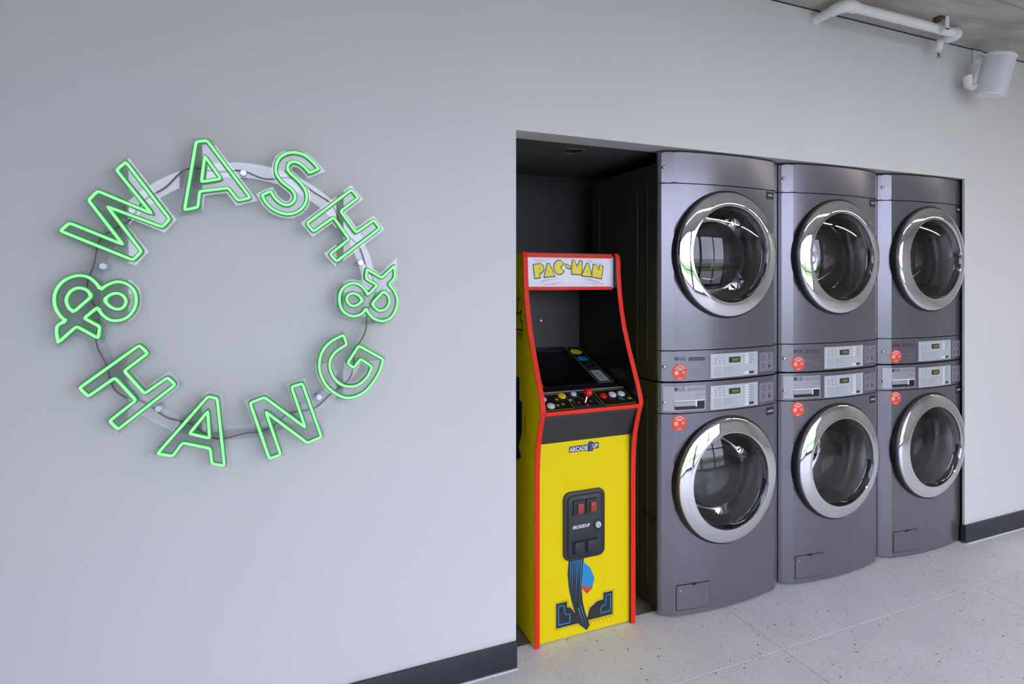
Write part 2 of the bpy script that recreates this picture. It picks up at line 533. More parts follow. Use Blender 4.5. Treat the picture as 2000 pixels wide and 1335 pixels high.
def holed_front(name, z0, z1, cx, cz, r, mat, parent):
    """bowed front panel with a round opening"""
    xa, xb = .055, MW-.055
    bm = bmesh.new()
    angs = [2*PI*i/120 for i in range(120)]
    for X, Z in ((xa, z0), (xb, z0), (xb, z1), (xa, z1)):
        angs.append(math.atan2(Z-cz, X-cx) % (2*PI))
    angs.sort(); K = 24; cols = []
    for a in angs:
        c, s = math.cos(a), math.sin(a)
        lim = min([(xb-cx)/c if c > 1e-9 else 9, (xa-cx)/c if c < -1e-9 else 9, (z1-cz)/s if s > 1e-9 else 9, (z0-cz)/s if s < -1e-9 else 9])
        cols.append([bm.verts.new((cx+c*(r+(lim-r)*k/K), front_y(cx+c*(r+(lim-r)*k/K)), cz+s*(r+(lim-r)*k/K))) for k in range(K+1)])
    n = len(cols)
    for i in range(n):
        A, B = cols[i], cols[(i+1) % n]
        for k in range(K): bm.faces.new((A[k], A[k+1], B[k+1], B[k]))
    # turned-in rim of the hole and folded-back top and bottom
    inn = [bm.verts.new((cl[0].co.x, .12, cl[0].co.z)) for cl in cols]
    out = [bm.verts.new((cl[-1].co.x, .075, cl[-1].co.z)) for cl in cols]
    for i in range(n):
        j = (i+1) % n
        bm.faces.new((cols[i][0], inn[i], inn[j], cols[j][0]))
        if not (abs(cols[i][-1].co.x-cols[j][-1].co.x) < 1e-6): bm.faces.new((cols[i][-1], cols[j][-1], out[j], out[i]))
    # bevelled side strips
    for X in ([x for x in PROF_X if x <= .0551], [x for x in PROF_X if x >= MW-.0551]):
        ring = [(x, front_y(x)) for x in X]
        lo = [bm.verts.new((x, y, z0)) for x, y in ring]; hi = [bm.verts.new((x, y, z1)) for x, y in ring]
        lob = [bm.verts.new((x, .075, z0)) for x, y in ring]; hib = [bm.verts.new((x, .075, z1)) for x, y in ring]
        for i in range(len(ring)-1):
            bm.faces.new((lo[i], lo[i+1], hi[i+1], hi[i])); bm.faces.new((lo[i], lob[i], lob[i+1], lo[i+1])); bm.faces.new((hi[i], hi[i+1], hib[i+1], hib[i]))
        e = 0 if X[0] == 0 else -1
        bm.faces.new((lo[e], hi[e], hib[e], lob[e]))
    bmesh.ops.remove_doubles(bm, verts=bm.verts[:], dist=.00005)
    return obj(name, bm, mat, parent, 12)

def drape(bm, lift):
    """cut a flat x-z slab into narrow strips and lay it on the bowed front, 'lift' proud of it"""
    xs_ = [v.co.x for v in bm.verts]; lo, hi = min(xs_), max(xs_)
    k = math.floor(lo/.014)+1
    while k*.014 < hi-1e-5:
        bmesh.ops.bisect_plane(bm, geom=bm.verts[:]+bm.edges[:]+bm.faces[:], plane_co=(k*.014, 0, 0), plane_no=(1, 0, 0)); k += 1
    for v in bm.verts: v.co.y += front_y(v.co.x)-lift

def surf_flat(name, poly, lift, t, mat, parent, mats=None):
    bm = bmesh.new(); ext(bm, xz(poly, 0), (0, t, 0)); drape(bm, lift)
    return obj(name, bm, mat, parent)

def surf_bars(name, rects, lift, t, mat, parent):
    bm = bmesh.new()
    for x0, x1, z0, z1 in rects: ext(bm, xz([(x0, z0), (x1, z0), (x1, z1), (x0, z1)], 0), (0, t, 0))
    drape(bm, lift)
    return obj(name, bm, mat, parent)

def door(cx, cz, parent):
    y0 = front_y(cx)
    bm2 = bmesh.new()
    lathe_y(bm2, [(.2675, y0-.006), (.2675, y0-.011), (.2655, y0-.0150), (.2615, y0-.0175), (.250, y0-.0212), (.236, y0-.0250), (.222, y0-.0283), (.211, y0-.0305), (.2075, y0-.0302), (.2055, y0-.0275), (.2045, y0-.016), (.200, y0-.002)], cx, cz, 128)
    d = obj('door', bm2, 'chrome', parent, 30)
    bm = bmesh.new()
    lathe_y(bm, [(.262, y0-.0065), (.271, y0-.0065), (.2755, y0-.004), (.2775, y0+.006), (.274, y0+.03), (.22, y0+.03)], cx, cz, 96)
    obj('door_gasket', bm, 'rubber', d, 50)
    bm = bmesh.new(); R = .2052
    lathe_y(bm, [(R*k/14, y0-.012-.030*(1-(k/14)**2)) for k in range(14, -1, -1)], cx, cz, 96)
    obj('door_glass', bm, 'door_glass', d, 60)
    bm = bmesh.new()
    lathe_y(bm, [(.195, y0+.02), (.185, y0+.05), (.172, y0+.10), (.155, y0+.135), (.12, y0+.155), (.06, y0+.165), (0, y0+.167)], cx, cz, 72)
    obj('glass_bowl', bm, 'bowl_glass', d, 60)
    return d

def drum(cx, cz, parent):
    bm = bmesh.new()
    lathe_y(bm, [(.200, .115), (.205, .14), (.215, .15), (.265, .16), (.268, .20), (.268, .50), (.262, .515), (.12, .525), (.10, .515), (.05, .51), (0, .51)], cx, cz, 48)
    d = obj('drum', bm, 'drum_steel', parent, 40)
    for k in range(3):                           # lifter ribs
        bm = bmesh.new(); a = PI/2 + k*2*PI/3 + .4
        c, s = math.cos(a), math.sin(a); u = Vector((-s, 0, c)); rr = Vector((c, 0, s)); o = Vector((cx, 0, cz))
        pts = [o+rr*.267+u*.035, o+rr*.225+u*.012, o+rr*.225-u*.012, o+rr*.267-u*.035]
        ext(bm, [(p.x, .19, p.z) for p in pts], (0, .29, 0))
        obj('lifter', bm, 'drum_steel', d)
    bm = bmesh.new()
    for ring, nn in ((.07, 10), (.105, 14), (.14, 18), (.175, 24), (.21, 28), (.24, 32)):
        for i in range(nn):
            a = 2*PI*i/nn
            bm.faces.new([bm.verts.new((cx+ring*math.cos(a)+.0045*math.cos(b*PI/3), .5085 if ring < .12 else .5130, cz+ring*math.sin(a)+.0045*math.sin(b*PI/3))) for b in range(6)])
    h = obj('drum_holes', bm, 'drum_hole', d); h['kind'] = 'stuff'
    return d

def screw(x, z, parent):
    bm = bmesh.new(); y = front_y(x)
    lathe_y(bm, [(0, y-.008), (.004, y-.0072), (.0075, y-.004), (.0085, y+.006)], x, z, 14)
    return obj('screw', bm, 'screw_metal', parent, 40)

def round_sticker(x, z, parent):
    bm = bmesh.new(); r = .0335
    ext(bm, xz(disc(x, z, r, 32), 0), (0, .001, 0)); drape(bm, .0014)
    s = obj('round_sticker', bm, 'sticker_red', parent)
    s['label'] = 'round orange red sticker with white print'
    bm = bmesh.new()
    def pl(P): ext(bm, [(px, front_y(px)-.0021, pz) for px, pz in P], (0, .0006, 0))
    for a0, a1, ri, ro, n in ((35, 145, .0225, .0285, 8), (250, 290, .0235, .0285, 3)):
        for i in range(n):
            a = math.radians(a0+(a1-a0)*(i+.12)/n); b = math.radians(a0+(a1-a0)*(i+.84)/n)
            pl([(x+ri*math.cos(a), z+ri*math.sin(a)), (x+ro*math.cos(a), z+ro*math.sin(a)), (x+ro*math.cos(b), z+ro*math.sin(b)), (x+ri*math.cos(b), z+ri*math.sin(b))])
    pl(rrect(x-.012, x+.011, z+.0095, z+.0165, .001, 1))
    pl(rrect(x-.0235, x-.007, z-.010, z+.006, .001, 1))
    for i in range(3): pl([(x+.012+.004*i, z-.006), (x+.0145+.004*i, z-.006), (x+.0145+.004*i, z+.005), (x+.012+.004*i, z+.005)])
    obj('sticker_print', bm, 'sticker_pink', s)['kind'] = 'stuff'
    return s

def logo_mark(x, z, parent, up=.0):
    """round emblem with the two capitals beside it"""
    bm = bmesh.new(); r = .0085
    pts = disc(x, z, r, 24)
    ext(bm, xz(pts, 0), (0, .001, 0)); drape(bm, .0014+up)
    e = obj('maker_emblem', bm, 'dark_ink', parent)
    me = text_mesh('LG', .022, x+.013, z-.0075, 0, align='LEFT')
    for v in me.vertices: v.co.y += front_y(v.co.x)-.0014-up
    me.name = 'maker_letters'; setmats(me, 'dark_ink'); link('maker_letters', me, parent)
    bm = bmesh.new()                             # face marks on the emblem: upright stroke, foot and dot
    for x0, x1, z0, z1 in ((-.0012, .0004, -.0045, .0042), (.0004, .0035, -.0045, -.0031), (-.0046, -.0028, .0012, .0030)):
        ext(bm, [(x+a, front_y(x+a)-.0020-up, z+b) for a, b in ((x0, z0), (x1, z0), (x1, z1), (x0, z1))], (0, .0005, 0))
    obj('emblem_marks', bm, 'icon_panel', parent)['kind'] = 'stuff'

def controls(zc, panel, washer):
    """silver user panel with display, keys and print, and the icon plate beside it"""
    z0, z1 = zc-.051, zc+.051
    sp = surf_bars('silver_panel', [(.227, .496, z0, z1)], .0025, .004, 'silver_panel', panel)
    L = .0032
    surf_bars('display', [(.324, .388, zc+.010, zc+.035)], L, .002, 'lcd', panel)
    surf_bars('display_digits', [(.342+.0095*i, .349+.0095*i, zc+.016, zc+.029) for i in range(4)], L+.0004, .001, 'lcd_digit', panel)['kind'] = 'stuff'
    ink = []
    for r in range(3):
        for c in range(3): ink.append((.249+.022*c, .257+.022*c, zc+.029-.011*r, zc+.033-.011*r))
    ink.append((.262, .300, zc+.041, zc+.0425))
    for r in range(7):
        w = (.385, .40, .37, .395, .38, .36, .39)[r]
        ink.append((.243, .285, zc-.008-.0058*r, zc-.0066-.0058*r)); ink.append((.292, w-.055*(r % 2), zc-.008-.0058*r, zc-.0066-.0058*r))
    rows = 7 if washer else 4
    for r in range(rows):
        zz = zc+.041-.0115*r
        ink.append((.443, .472, zz, zz+.0018)); ink.append((.443, .462, zz-.004, zz-.0026))
        ink.append((.412, .436, zz-.0052, zz-.0044)); ink.append((.410, .4115, zz-.004, zz+.004))
    surf_bars('panel_print', ink, L, .001, 'panel_ink', panel)['kind'] = 'stuff'
    surf_bars('key', [(.413, .436, zc+.037-.0115*r, zc+.044-.0115*r) for r in range(rows)] + [(.412, .440, zc-.043, zc-.034)], L+.0005, .002, 'white_ink', panel)['kind'] = 'stuff'
    surf_bars('start_key', [(.441, .469, zc-.044, zc-.033)], L+.0008, .002, 'dark_ink', panel)
    surf_bars('key_strip', [(.478, .492, z0+.003, z1-.003)], L, .001, 'card_grey', panel)
    ip = surf_bars('icon_plate', [(.507, .606, zc-.042, zc+.043)], .0018, .003, 'icon_panel', panel)
    bm = bmesh.new()
    def st(P): ext(bm, [(px, front_y(px)-.0024, pz) for px, pz in P], (0, .0008, 0))
    def ln(a, b, w=.0016):
        a, b = Vector(a), Vector(b); n = Vector((-(b-a).y, (b-a).x)).normalized()*w/2
        st([tuple(a+n), tuple(b+n), tuple(b-n), tuple(a-n)])
    for cx, cz, kind in ((.535, zc+.020, 0), (.577, zc+.020, 1), (.535, zc-.018, 2), (.577, zc-.018, 3)):
        if kind == 0:
            ln((cx-.009, cz+.01), (cx-.009, cz-.01)); ln((cx-.009, cz+.01), (cx+.009, cz+.01)); ln((cx+.009, cz+.01), (cx+.009, cz-.01)); ln((cx-.009, cz-.01), (cx+.009, cz-.01))
        elif kind == 1:
            ln((cx-.009, cz-.011), (cx+.008, cz+.011)); ln((cx-.008, cz+.010), (cx+.009, cz-.010)); ln((cx, cz+.012), (cx+.010, cz+.012))
        elif kind == 2:
            ln((cx-.010, cz-.010), (cx+.008, cz+.010)); ln((cx-.008, cz+.010), (cx+.010, cz-.010)); ln((cx-.008, cz+.010), (cx+.008, cz+.010))
        else:
            st(disc(cx, cz-.003, .0075, 12)); ln((cx, cz), (cx-.004, cz+.013), .004)
    obj('icon_print', bm, 'dark_ink', panel)['kind'] = 'stuff'

def cabinet(z0, z1, parent):
    bm = bmesh.new()
    bx(bm, .003, MW-.003, .074, .62, z0, z1)
    # open the box towards the room so that the drum is not buried
    for f in [f for f in bm.faces if f.normal.y < -.5 or all(abs(v.co.y-.074) < 1e-6 for v in f.verts)]: bm.faces.remove(f)
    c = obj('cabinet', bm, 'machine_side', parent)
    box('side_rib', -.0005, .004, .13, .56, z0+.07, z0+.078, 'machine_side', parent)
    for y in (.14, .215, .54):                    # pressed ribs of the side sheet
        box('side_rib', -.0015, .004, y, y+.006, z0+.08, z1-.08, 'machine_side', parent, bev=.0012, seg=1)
    return c

def label_plate(z, txt, parent):
    surf_bars('number_label', [(.560, .608, z-.017, z+.017)], .0022, .003, 'label_black', parent)
    me = text_mesh(txt, .0128, .584, z-.0042, 0, sx=.74)
    for v in me.vertices: v.co.y += front_y(v.co.x)-.0030
    me.name = 'number_text'; setmats(me, 'white_ink'); link('number_text', me, parent)

DOOR_X = .319
def build_machine(t, zoff, washer, num):
    """t: the thing at the base; everything below is in machine coordinates with z from the floor"""
    if washer:
        cabinet(.028, .982, t)
        holed_front('front_panel', .010, .8545, DOOR_X, .557, .205, 'machine_grey', t)
        cp = fascia('control_panel', .8585, .9855, 'machine_grey', t)
        controls(.915, cp, True)
        # detergent drawer with a finger recess
        d = surf_bars('detergent_drawer', [(.014, .203, .868, .972)], .0025, .004, 'drawer_silver', t)
        logo_mark(.063, .960, d, .0022)
        surf_bars('name_bar', [(.115, .200, .951, .964)], .0032, .001, 'panel_ink', d)
        surf_bars('bar_print', [(.121, .155, .957, .9590), (.161, .194, .956, .9580)], .0037, .001, 'drawer_silver', d)['kind'] = 'stuff'
        surf_bars('drawer_print', [(.150, .172, .932, .935), (.175, .198, .932, .935)], .0032, .001, 'panel_ink', d)['kind'] = 'stuff'
        surf_flat('handle_recess', rrect(.055, .197, .873, .910, .006, 4), .0030, .001, 'recess_black', d)
        surf_bars('handle_lip', [(.055, .197, .908, .9125)], .0052, .003, 'white_ink', d)
        surf_bars('handle_bar', [(.055, .152, .888, .906)], .0046, .002, 'drawer_silver', d)
        surf_bars('handle_bar', [(.152, .159, .884, .908)], .0048, .002, 'white_ink', d)
        screw(.020, .905, t)
        door(DOOR_X, .557, t); drum(DOOR_X, .557, t)
        round_sticker(.079, .818, t)
        label_plate(.826, 'WASHER %d' % num, t)
        # service flap low on the left
        h = surf_flat('service_flap', rrect(.066, .223, .032, .134, .006, 3), .0024, .003, 'machine_grey', t)
        surf_flat('flap_gap', rrect(.0632, .2258, .0292, .1368, .007, 3), .0014, .002, 'machine_gap', h)
        surf_bars('flap_latch', [(.138, .156, .128, .139)], .0036, .002, 'machine_gap', h)
        bm = bmesh.new(); lathe_y(bm, [(0, front_y(.083)-.005), (.003, front_y(.083)-.004), (.0035, front_y(.083))], .083, .112, 10)
        obj('flap_screw', bm, 'screw_metal', h)
        for x in (.05, MW-.05):
            for y in (.12, .57):
                bm = bmesh.new(); cyl(bm, (x, y, 0), (x, y, .012), .022, .022, 14); cyl(bm, (x, y, .012), (x, y, .03), .008, .008, 10)
                obj('foot', bm, 'rubber', t)
        # grip hole pressed into the left side sheet
        bm = bmesh.new()
        P = [(.13+.030*math.cos(2*PI*k/20) + (.02 if math.cos(2*PI*k/20) > 0 else -.02), .405+.017*math.sin(2*PI*k/20)) for k in range(20)]
        ext(bm, yz(P, .0005), (.002, 0, 0)); obj('side_grip', bm, 'recess_black', t)
    else:
        cabinet(.990, 1.915, t)
        fascia('top_fascia', 1.8285, 1.958, 'machine_grey', t, bev=.005)
        holed_front('front_panel', 1.1235, 1.8245, DOOR_X, 1.5295, .205, 'machine_grey', t)
        cp = fascia('control_panel', .9925, 1.1195, 'machine_grey', t)
        controls(1.051, cp, False)
        logo_mark(.067, 1.088, cp)
        surf_bars('name_bar', [(.123, .199, 1.078, 1.0915)], .0015, .001, 'dark_ink', cp)
        surf_bars('bar_print', [(.128, .158, 1.084, 1.0860), (.162, .194, 1.0835, 1.0855)], .002, .001, 'panel_ink', cp)['kind'] = 'stuff'
        surf_bars('panel_print', [(.115, .199, 1.0405, 1.0420), (.160, .199, 1.028, 1.0295), (.160, .199, 1.020, 1.0215)], .0012, .001, 'panel_ink', cp)['kind'] = 'stuff'
        screw(.020, 1.054, t); screw(.018, 1.893, t)
        door(DOOR_X, 1.5295, t); drum(DOOR_X, 1.5295, t)
        round_sticker(.081, 1.031, t)
        label_plate(1.803, 'DRYER %d' % num, t)
    for ch in t.children: ch.location.z -= zoff

NEAR = {0: 'beside the yellow arcade cabinet', 1: 'in the middle stack', 2: 'by the right end of the opening'}
proto = {}
for i in range(3):
    for washer in (True, False):
        zb = 0.0 if washer else .990
        t = empty('washing_machine' if washer else 'tumble_dryer', (MX+PITCH*i, 0, zb))
        if i == 0:
            build_machine(t, zb, washer, 1); proto[washer] = t
        else:
            for ch in list(proto[washer].children):
                if ch.name.startswith('number_text'): continue
                copy_tree(ch, t)
            z = .826 if washer else 1.803
            me = text_mesh(('WASHER %d' if washer else 'DRYER %d') % (i+1), .0128, .584, z-.0042, 0, sx=.74)
            for v in me.vertices: v.co.y += front_y(v.co.x)-.0030
            setmats(me, 'white_ink'); link('number_text', me, t).location.z = -zb
        if washer: tag(t, 'dark grey washing machine at the bottom %s' % NEAR[i].replace('in the middle stack', 'of the middle stack'), 'washing machine', 'stacked washing machines')
        else: tag(t, 'dark grey tumble dryer on top %s' % NEAR[i].replace('in the middle stack', 'of the middle stack'), 'tumble dryer', 'stacked tumble dryers')

# ================================================================== arcade cabinet
AX0, AX1, PT = .915, 1.370, .018               # outer sides and panel thickness
cab = tag(empty('arcade_cabinet', (0, 0, 0)), 'yellow upright arcade cabinet with red edge trim and joystick in the dark alcove', 'arcade machine')
IX0, IX1 = AX0+PT, AX1-PT
FRONT = [(.066, .002), (.066, .62), (.0645, .68), (.061, .735), (.054, .785), (.043, .830), (.029, .875), (.016, .908), (.011, .924), (.013, .938),
         (.031, .985), (.066, 1.061), (.100, 1.135), (.132, 1.215), (.153, 1.29), (.167, 1.36), (.175, 1.43), (.179, 1.50), (.183, 1.518), (.194, 1.530)]
SIDE = FRONT + [(.56, 1.535), (.56, .002)]
for x0, x1, outer in ((AX0, AX0+PT, -1), (AX1-PT, AX1, 1)):
    bm = bmesh.new(); ext(bm, yz(SIDE, x0), (x1-x0, 0, 0)); bmesh.ops.recalc_face_normals(bm, faces=bm.faces[:])
    for f in bm.faces: f.material_index = 0 if f.normal.x*outer > -.5 else 1
    obj('side_panel', bm, ['cab_yellow', 'cab_black'], cab)
    # red edge moulding along the front profile
    bm = bmesh.new(); n = len(FRONT); R = []
    for i, (y, z) in enumerate(FRONT):
        a = Vector(FRONT[max(0, i-1)]); b = Vector(FRONT[min(n-1, i+1)]); t = (b-a).normalized(); nn = Vector((-t.y, t.x))
        R.append([bm.verts.new(p) for p in ((x0-.0012, y-nn.x*0, z-nn.y*0), (x0-.0012, y+nn.x*.004, z+nn.y*.004), ((x0+x1)/2, y+nn.x*.0062, z+nn.y*.0062), (x1+.0012, y+nn.x*.004, z+nn.y*.004), (x1+.0012, y, z))])
    for A, B in zip(R, R[1:]):
        for k in range(4): bm.faces.new((A[k], A[k+1], B[k+1], B[k]))
    bm.faces.new(R[0]); bm.faces.new(R[-1][::-1])
    obj('edge_moulding', bm, 'cab_red', cab, 40)
    for z in (.12, .30, .47, .66, .80):            # cam bolt caps near the front edge of the side
        bm = bmesh.new(); xo = x0 if outer < 0 else x1
        cyl(bm, (xo+outer*.0015, .105, z), (xo-outer*.002, .105, z), .0045, .0045, 12); obj('bolt_cap', bm, 'letter_yellow', cab)
YP = .080                                      # face of the kick panel
box('kick_panel', IX0, IX1, YP, YP+.015, .004, .779, 'cab_yellow', cab)
bm = bmesh.new(); ext(bm, yz([(.030, .906), (.030, .890), (YP, .779), (YP+.02, .779), (YP+.02, .91)], IX0), (IX1-IX0, 0, 0)); obj('control_box', bm, 'cab_charcoal', cab)
box('control_lip', IX0, IX1, .006, .022, .903, .919, 'cab_red', cab, bev=.003)
# control deck: slopes up from the lip to the silver edge strip
P0, P1 = Vector((.010, .917)), Vector((.128, .967)); dk = (P1-P0).normalized(); dn = Vector((-dk.y, dk.x))
def deck(x, y, h=0):                           # point on the deck at depth y, h above it
    p = P0 + dk*((y-P0.x)/dk.x) + dn*h
    return (x, p.x, p.y)
bm = bmesh.new(); ext(bm, yz([tuple(P0), tuple(P1), tuple(P1-dn*.02), tuple(P0-dn*.02)], IX0), (IX1-IX0, 0, 0)); dko = obj('control_deck', bm, 'cab_black', cab)
bm = bmesh.new(); q = [P1-dk*.003, P1+dk*.001, P1+dk*.001+dn*.003, P1-dk*.003+dn*.003]; ext(bm, yz([tuple(p) for p in q], IX0), (IX1-IX0, 0, 0)); obj('edge_strip', bm, 'drawer_silver', cab)
def dquad(bm, pts, h=.0008, t=.0006):
    lo = [deck(x, y, h-t) for x, y in pts]; v = Vector((0, dn.x, dn.y))*t; ext(bm, lo, v)
def dline(bm, a, b, w=.0018, h=.0008):
    a, b = Vector(a), Vector(b); n = Vector((-(b-a).y, (b-a).x)).normalized()*w/2
    dquad(bm, [tuple(a+n), tuple(b+n), tuple(b-n), tuple(a-n)], h)
def loop_lines(bm, P, w=.0018, h=.0008):
    for i in range(len(P)): dline(bm, P[i], P[(i+1) % len(P)], w, h)
bm = bmesh.new(); loop_lines(bm, [(.942, .022), (1.065, .022), (1.065, .116), (.942, .116)], .0012); loop_lines(bm, [(1.20, .022), (1.345, .022), (1.345, .116), (1.20, .116)], .0012); obj('deck_outline', bm, 'art_gold', dko)['kind'] = 'stuff'
bm = bmesh.new(); loop_lines(bm, [(1.075, .020), (1.19, .020), (1.18, .116), (1.085, .116)]); loop_lines(bm, [(1.082, .028), (1.183, .028), (1.174, .108), (1.091, .108)], .001); obj('deck_lines', bm, 'art_teal', dko)['kind'] = 'stuff'
bm = bmesh.new()
for a in range(4):
    ca, sa = math.cos(a*PI/2), math.sin(a*PI/2); cx, cy = 1.128+.027*ca, .054+.022*sa
    dquad(bm, [(cx+.008*ca, cy+.008*sa), (cx-.004*ca-.006*sa, cy-.004*sa+.006*ca), (cx-.004*ca+.006*sa, cy-.004*sa-.006*ca)])
obj('joystick_arrows', bm, 'art_red', dko)['kind'] = 'stuff'
bm = bmesh.new()
for cx, cy, r in ((1.018, .083, .008), (1.073, .072, .009), (1.005, .048, .007), (1.03, .052, .007), (1.335, .052, .010)):
    dquad(bm, [(cx+r*math.cos(k*PI/4+.4)*(1 if k % 2 else .6), cy+r*math.sin(k*PI/4+.4)*(1 if k % 2 else .6)) for k in range(8)])
obj('deck_motifs', bm, 'art_gold', dko)['kind'] = 'stuff'
bm = bmesh.new(); dquad(bm, [(1.285, .045), (1.315, .045), (1.305, .062), (1.285, .062)]); dquad(bm, [(1.10, .085), (1.125, .085), (1.12, .096), (1.105, .096)]); obj('deck_patches', bm, 'art_teal', dko)['kind'] = 'stuff'
for x, y, m, r in ((.958, .090, 'button_white', .0165), (.973, .046, 'button_white', .0165), (1.049, .100, 'button_yellow', .0165), (1.105, .106, 'button_white', .0125),
                   (1.227, .080, 'button_red', .0165), (1.272, .082, 'button_white', .0165), (1.314, .083, 'button_white', .0165)):
    bm = bmesh.new(); sweep(bm, [deck(x, y, -.002), deck(x, y, .004), deck(x, y, .006), deck(x, y, .0062)], [r, r, r*.9, r*.74], 24)
    b = obj('button', bm, m, cab, 40)
    bm = bmesh.new(); sweep(bm, [deck(x, y, .0055), deck(x, y, .0085), deck(x, y, .0092)], [r*.70, r*.66, r*.5], 20)
    obj('plunger', bm, m, b, 40)
bm = bmesh.new(); sweep(bm, [deck(1.124, .048, -.002), deck(1.124, .048, .003), deck(1.124, .048, .004)], [.014, .014, .008], 20); js = obj('joystick', bm, 'rubber', cab, 40)
top = Vector((1.141, .052, .972))
bm = bmesh.new(); cyl(bm, deck(1.125, .048, 0), top, .0042, .0042, 12); obj('shaft', bm, 'chrome', js, 60)
bm = bmesh.new(); bmesh.ops.create_uvsphere(bm, u_segments=28, v_segments=18, radius=.0178, matrix=Matrix.Translation(top)); obj('ball_top', bm, 'ball_red', js, 180)
# monitor bezel lying back, with screen, printed strip and instruction card
Q0, Q1 = Vector((.128, .962)), Vector((.505, 1.102)); mk = (Q1-Q0).normalized(); mn = Vector((-mk.y, mk.x))
def mon(x, y, h=0):
    p = Q0 + mk*((y-Q0.x)/mk.x) + mn*h
    return (x, p.x, p.y)
bm = bmesh.new(); ext(bm, yz([tuple(Q0), tuple(Q1), tuple(Q1-mn*.02), tuple(Q0-mn*.02)], IX0), (IX1-IX0, 0, 0)); mo = obj('monitor_bezel', bm, 'cab_black', cab)
def mquad(bm, pts, h=.001, t=.0008): ext(bm, [mon(x, y, h-t) for x, y in pts], Vector((0, mn.x, mn.y))*t)
def mline(bm, P, w=.002, h=.0012, closed=True):
    for i in range(len(P) if closed else len(P)-1):
        a, b = Vector(P[i]), Vector(P[(i+1) % len(P)]); n = Vector((-(b-a).y, (b-a).x)).normalized()*w/2
        mquad(bm, [tuple(a+n), tuple(b+n), tuple(b-n), tuple(a-n)], h)
bm = bmesh.new(); mquad(bm, [(1.012, .178), (1.262, .178), (1.262, .455), (1.012, .455)], .0012, .001); obj('screen', bm, 'screen_black', mo)
bm = bmesh.new(); mline(bm, [(1.268, .180), (1.341, .180), (1.341, .498), (1.268, .498)], .0016); mline(bm, [(.944, .180), (1.008, .180), (1.008, .498), (.944, .498)], .0016); obj('bezel_outline', bm, 'art_gold', mo)['kind'] = 'stuff'
bm = bmesh.new(); mline(bm, [(1.274, .300), (1.330, .300), (1.330, .355), (1.312, .355), (1.312, .325), (1.274, .325)], .003); mline(bm, [(1.274, .187), (1.333, .187), (1.333, .285), (1.274, .285)], .003)
mline(bm, [(1.03, .468), (1.10, .468), (1.10, .480), (1.14, .480), (1.14, .466), (1.23, .466), (1.23, .492), (1.03, .492)], .003); obj('bezel_maze', bm, 'art_teal', mo)['kind'] = 'stuff'
bm = bmesh.new(); mquad(bm, [(1.280, .366), (1.322, .366), (1.330, .380), (1.322, .398), (1.290, .404), (1.276, .385)], .0014); obj('bezel_patch', bm, 'art_blue', mo)
bm = bmesh.new(); mquad(bm, [(1.280, .432), (1.310, .424), (1.334, .440), (1.322, .466), (1.290, .474), (1.276, .452)], .0014); obj('bezel_patch', bm, 'letter_yellow', mo)
bm = bmesh.new(); mquad(bm, [(1.280, .192), (1.327, .192), (1.327, .278), (1.280, .278)], .0018); cdd = obj('instruction_card', bm, 'card_grey', mo)
bm = bmesh.new()
for k in range(7): mquad(bm, [(1.288+.003*(k % 2), .205+.009*k), (1.318-.006*(k % 3), .205+.009*k), (1.318-.006*(k % 3), .208+.009*k), (1.288+.003*(k % 2), .208+.009*k)], .0021, .0004)
obj('card_print', bm, 'art_black', mo)['kind'] = 'stuff'
box('back_panel', IX0, IX1, .505, .520, 1.085, 1.392, 'cab_charcoal', cab)
bm = bmesh.new(); bmesh.ops.create_uvsphere(bm, u_segments=12, v_segments=8, radius=.0035, matrix=Matrix.Translation((1.148, .504, 1.229))); obj('reflection_dot', bm, 'glint_pink', cab)['label'] = 'small pink reflection built as a glowing dot'  # reflection in the clear cover, imitated by a glowing bead
bm = bmesh.new(); bmesh.ops.create_uvsphere(bm, u_segments=10, v_segments=8, radius=.0022, matrix=Matrix.Translation((1.323, .504, 1.214))); obj('screw', bm, 'button_white', cab)
box('roof_panel', IX0, IX1, .20, .545, 1.519, 1.532, 'cab_black', cab)
box('rear_panel', IX0, IX1, .545, .558, .004, 1.53, 'cab_black', cab)
box('speaker_board', IX0, IX1, .206, .505, 1.380, 1.388, 'cab_black', cab)
# marquee
YM = .200
box('marquee_panel', IX0, IX1-.001, YM, YM+.006, 1.385, 1.522, 'marquee_white', cab)
box('marquee_strip', IX0, IX1-.012, YM-.010, YM, 1.513, 1.529, 'cab_red', cab, bev=.002)
box('marquee_strip', IX0, IX1-.012, YM-.010, YM, 1.377, 1.391, 'cab_red', cab, bev=.002)
ml = empty('marquee_lettering'); ml.parent = cab
GL = {'P': [(0, 0), (.05, 1), (.72, 1), (1, .82), (1, .52), (.74, .33), (.5, .33), (.5, 0)],
      'A': [(0, 0), (.42, 1), (.58, 1), (1, 0)],
      'C': [(.5+.5*math.cos(math.radians(a)), .5+.5*math.sin(math.radians(a))) for a in range(32, 330, 14)] + [(.56, .47)],
      '-': [(0, .62), (.1, 1), (.95, .55), (1, 0), (.2, .2)],
      'M': [(0, 0), (.02, 1), (.2, 1), (.5, .52), (.82, 1), (1, 1), (1, 0)],
      'N': [(0, 0), (0, 1), (.22, 1), (.66, .58), (.66, 1), (1, 1), (1, 0)]}
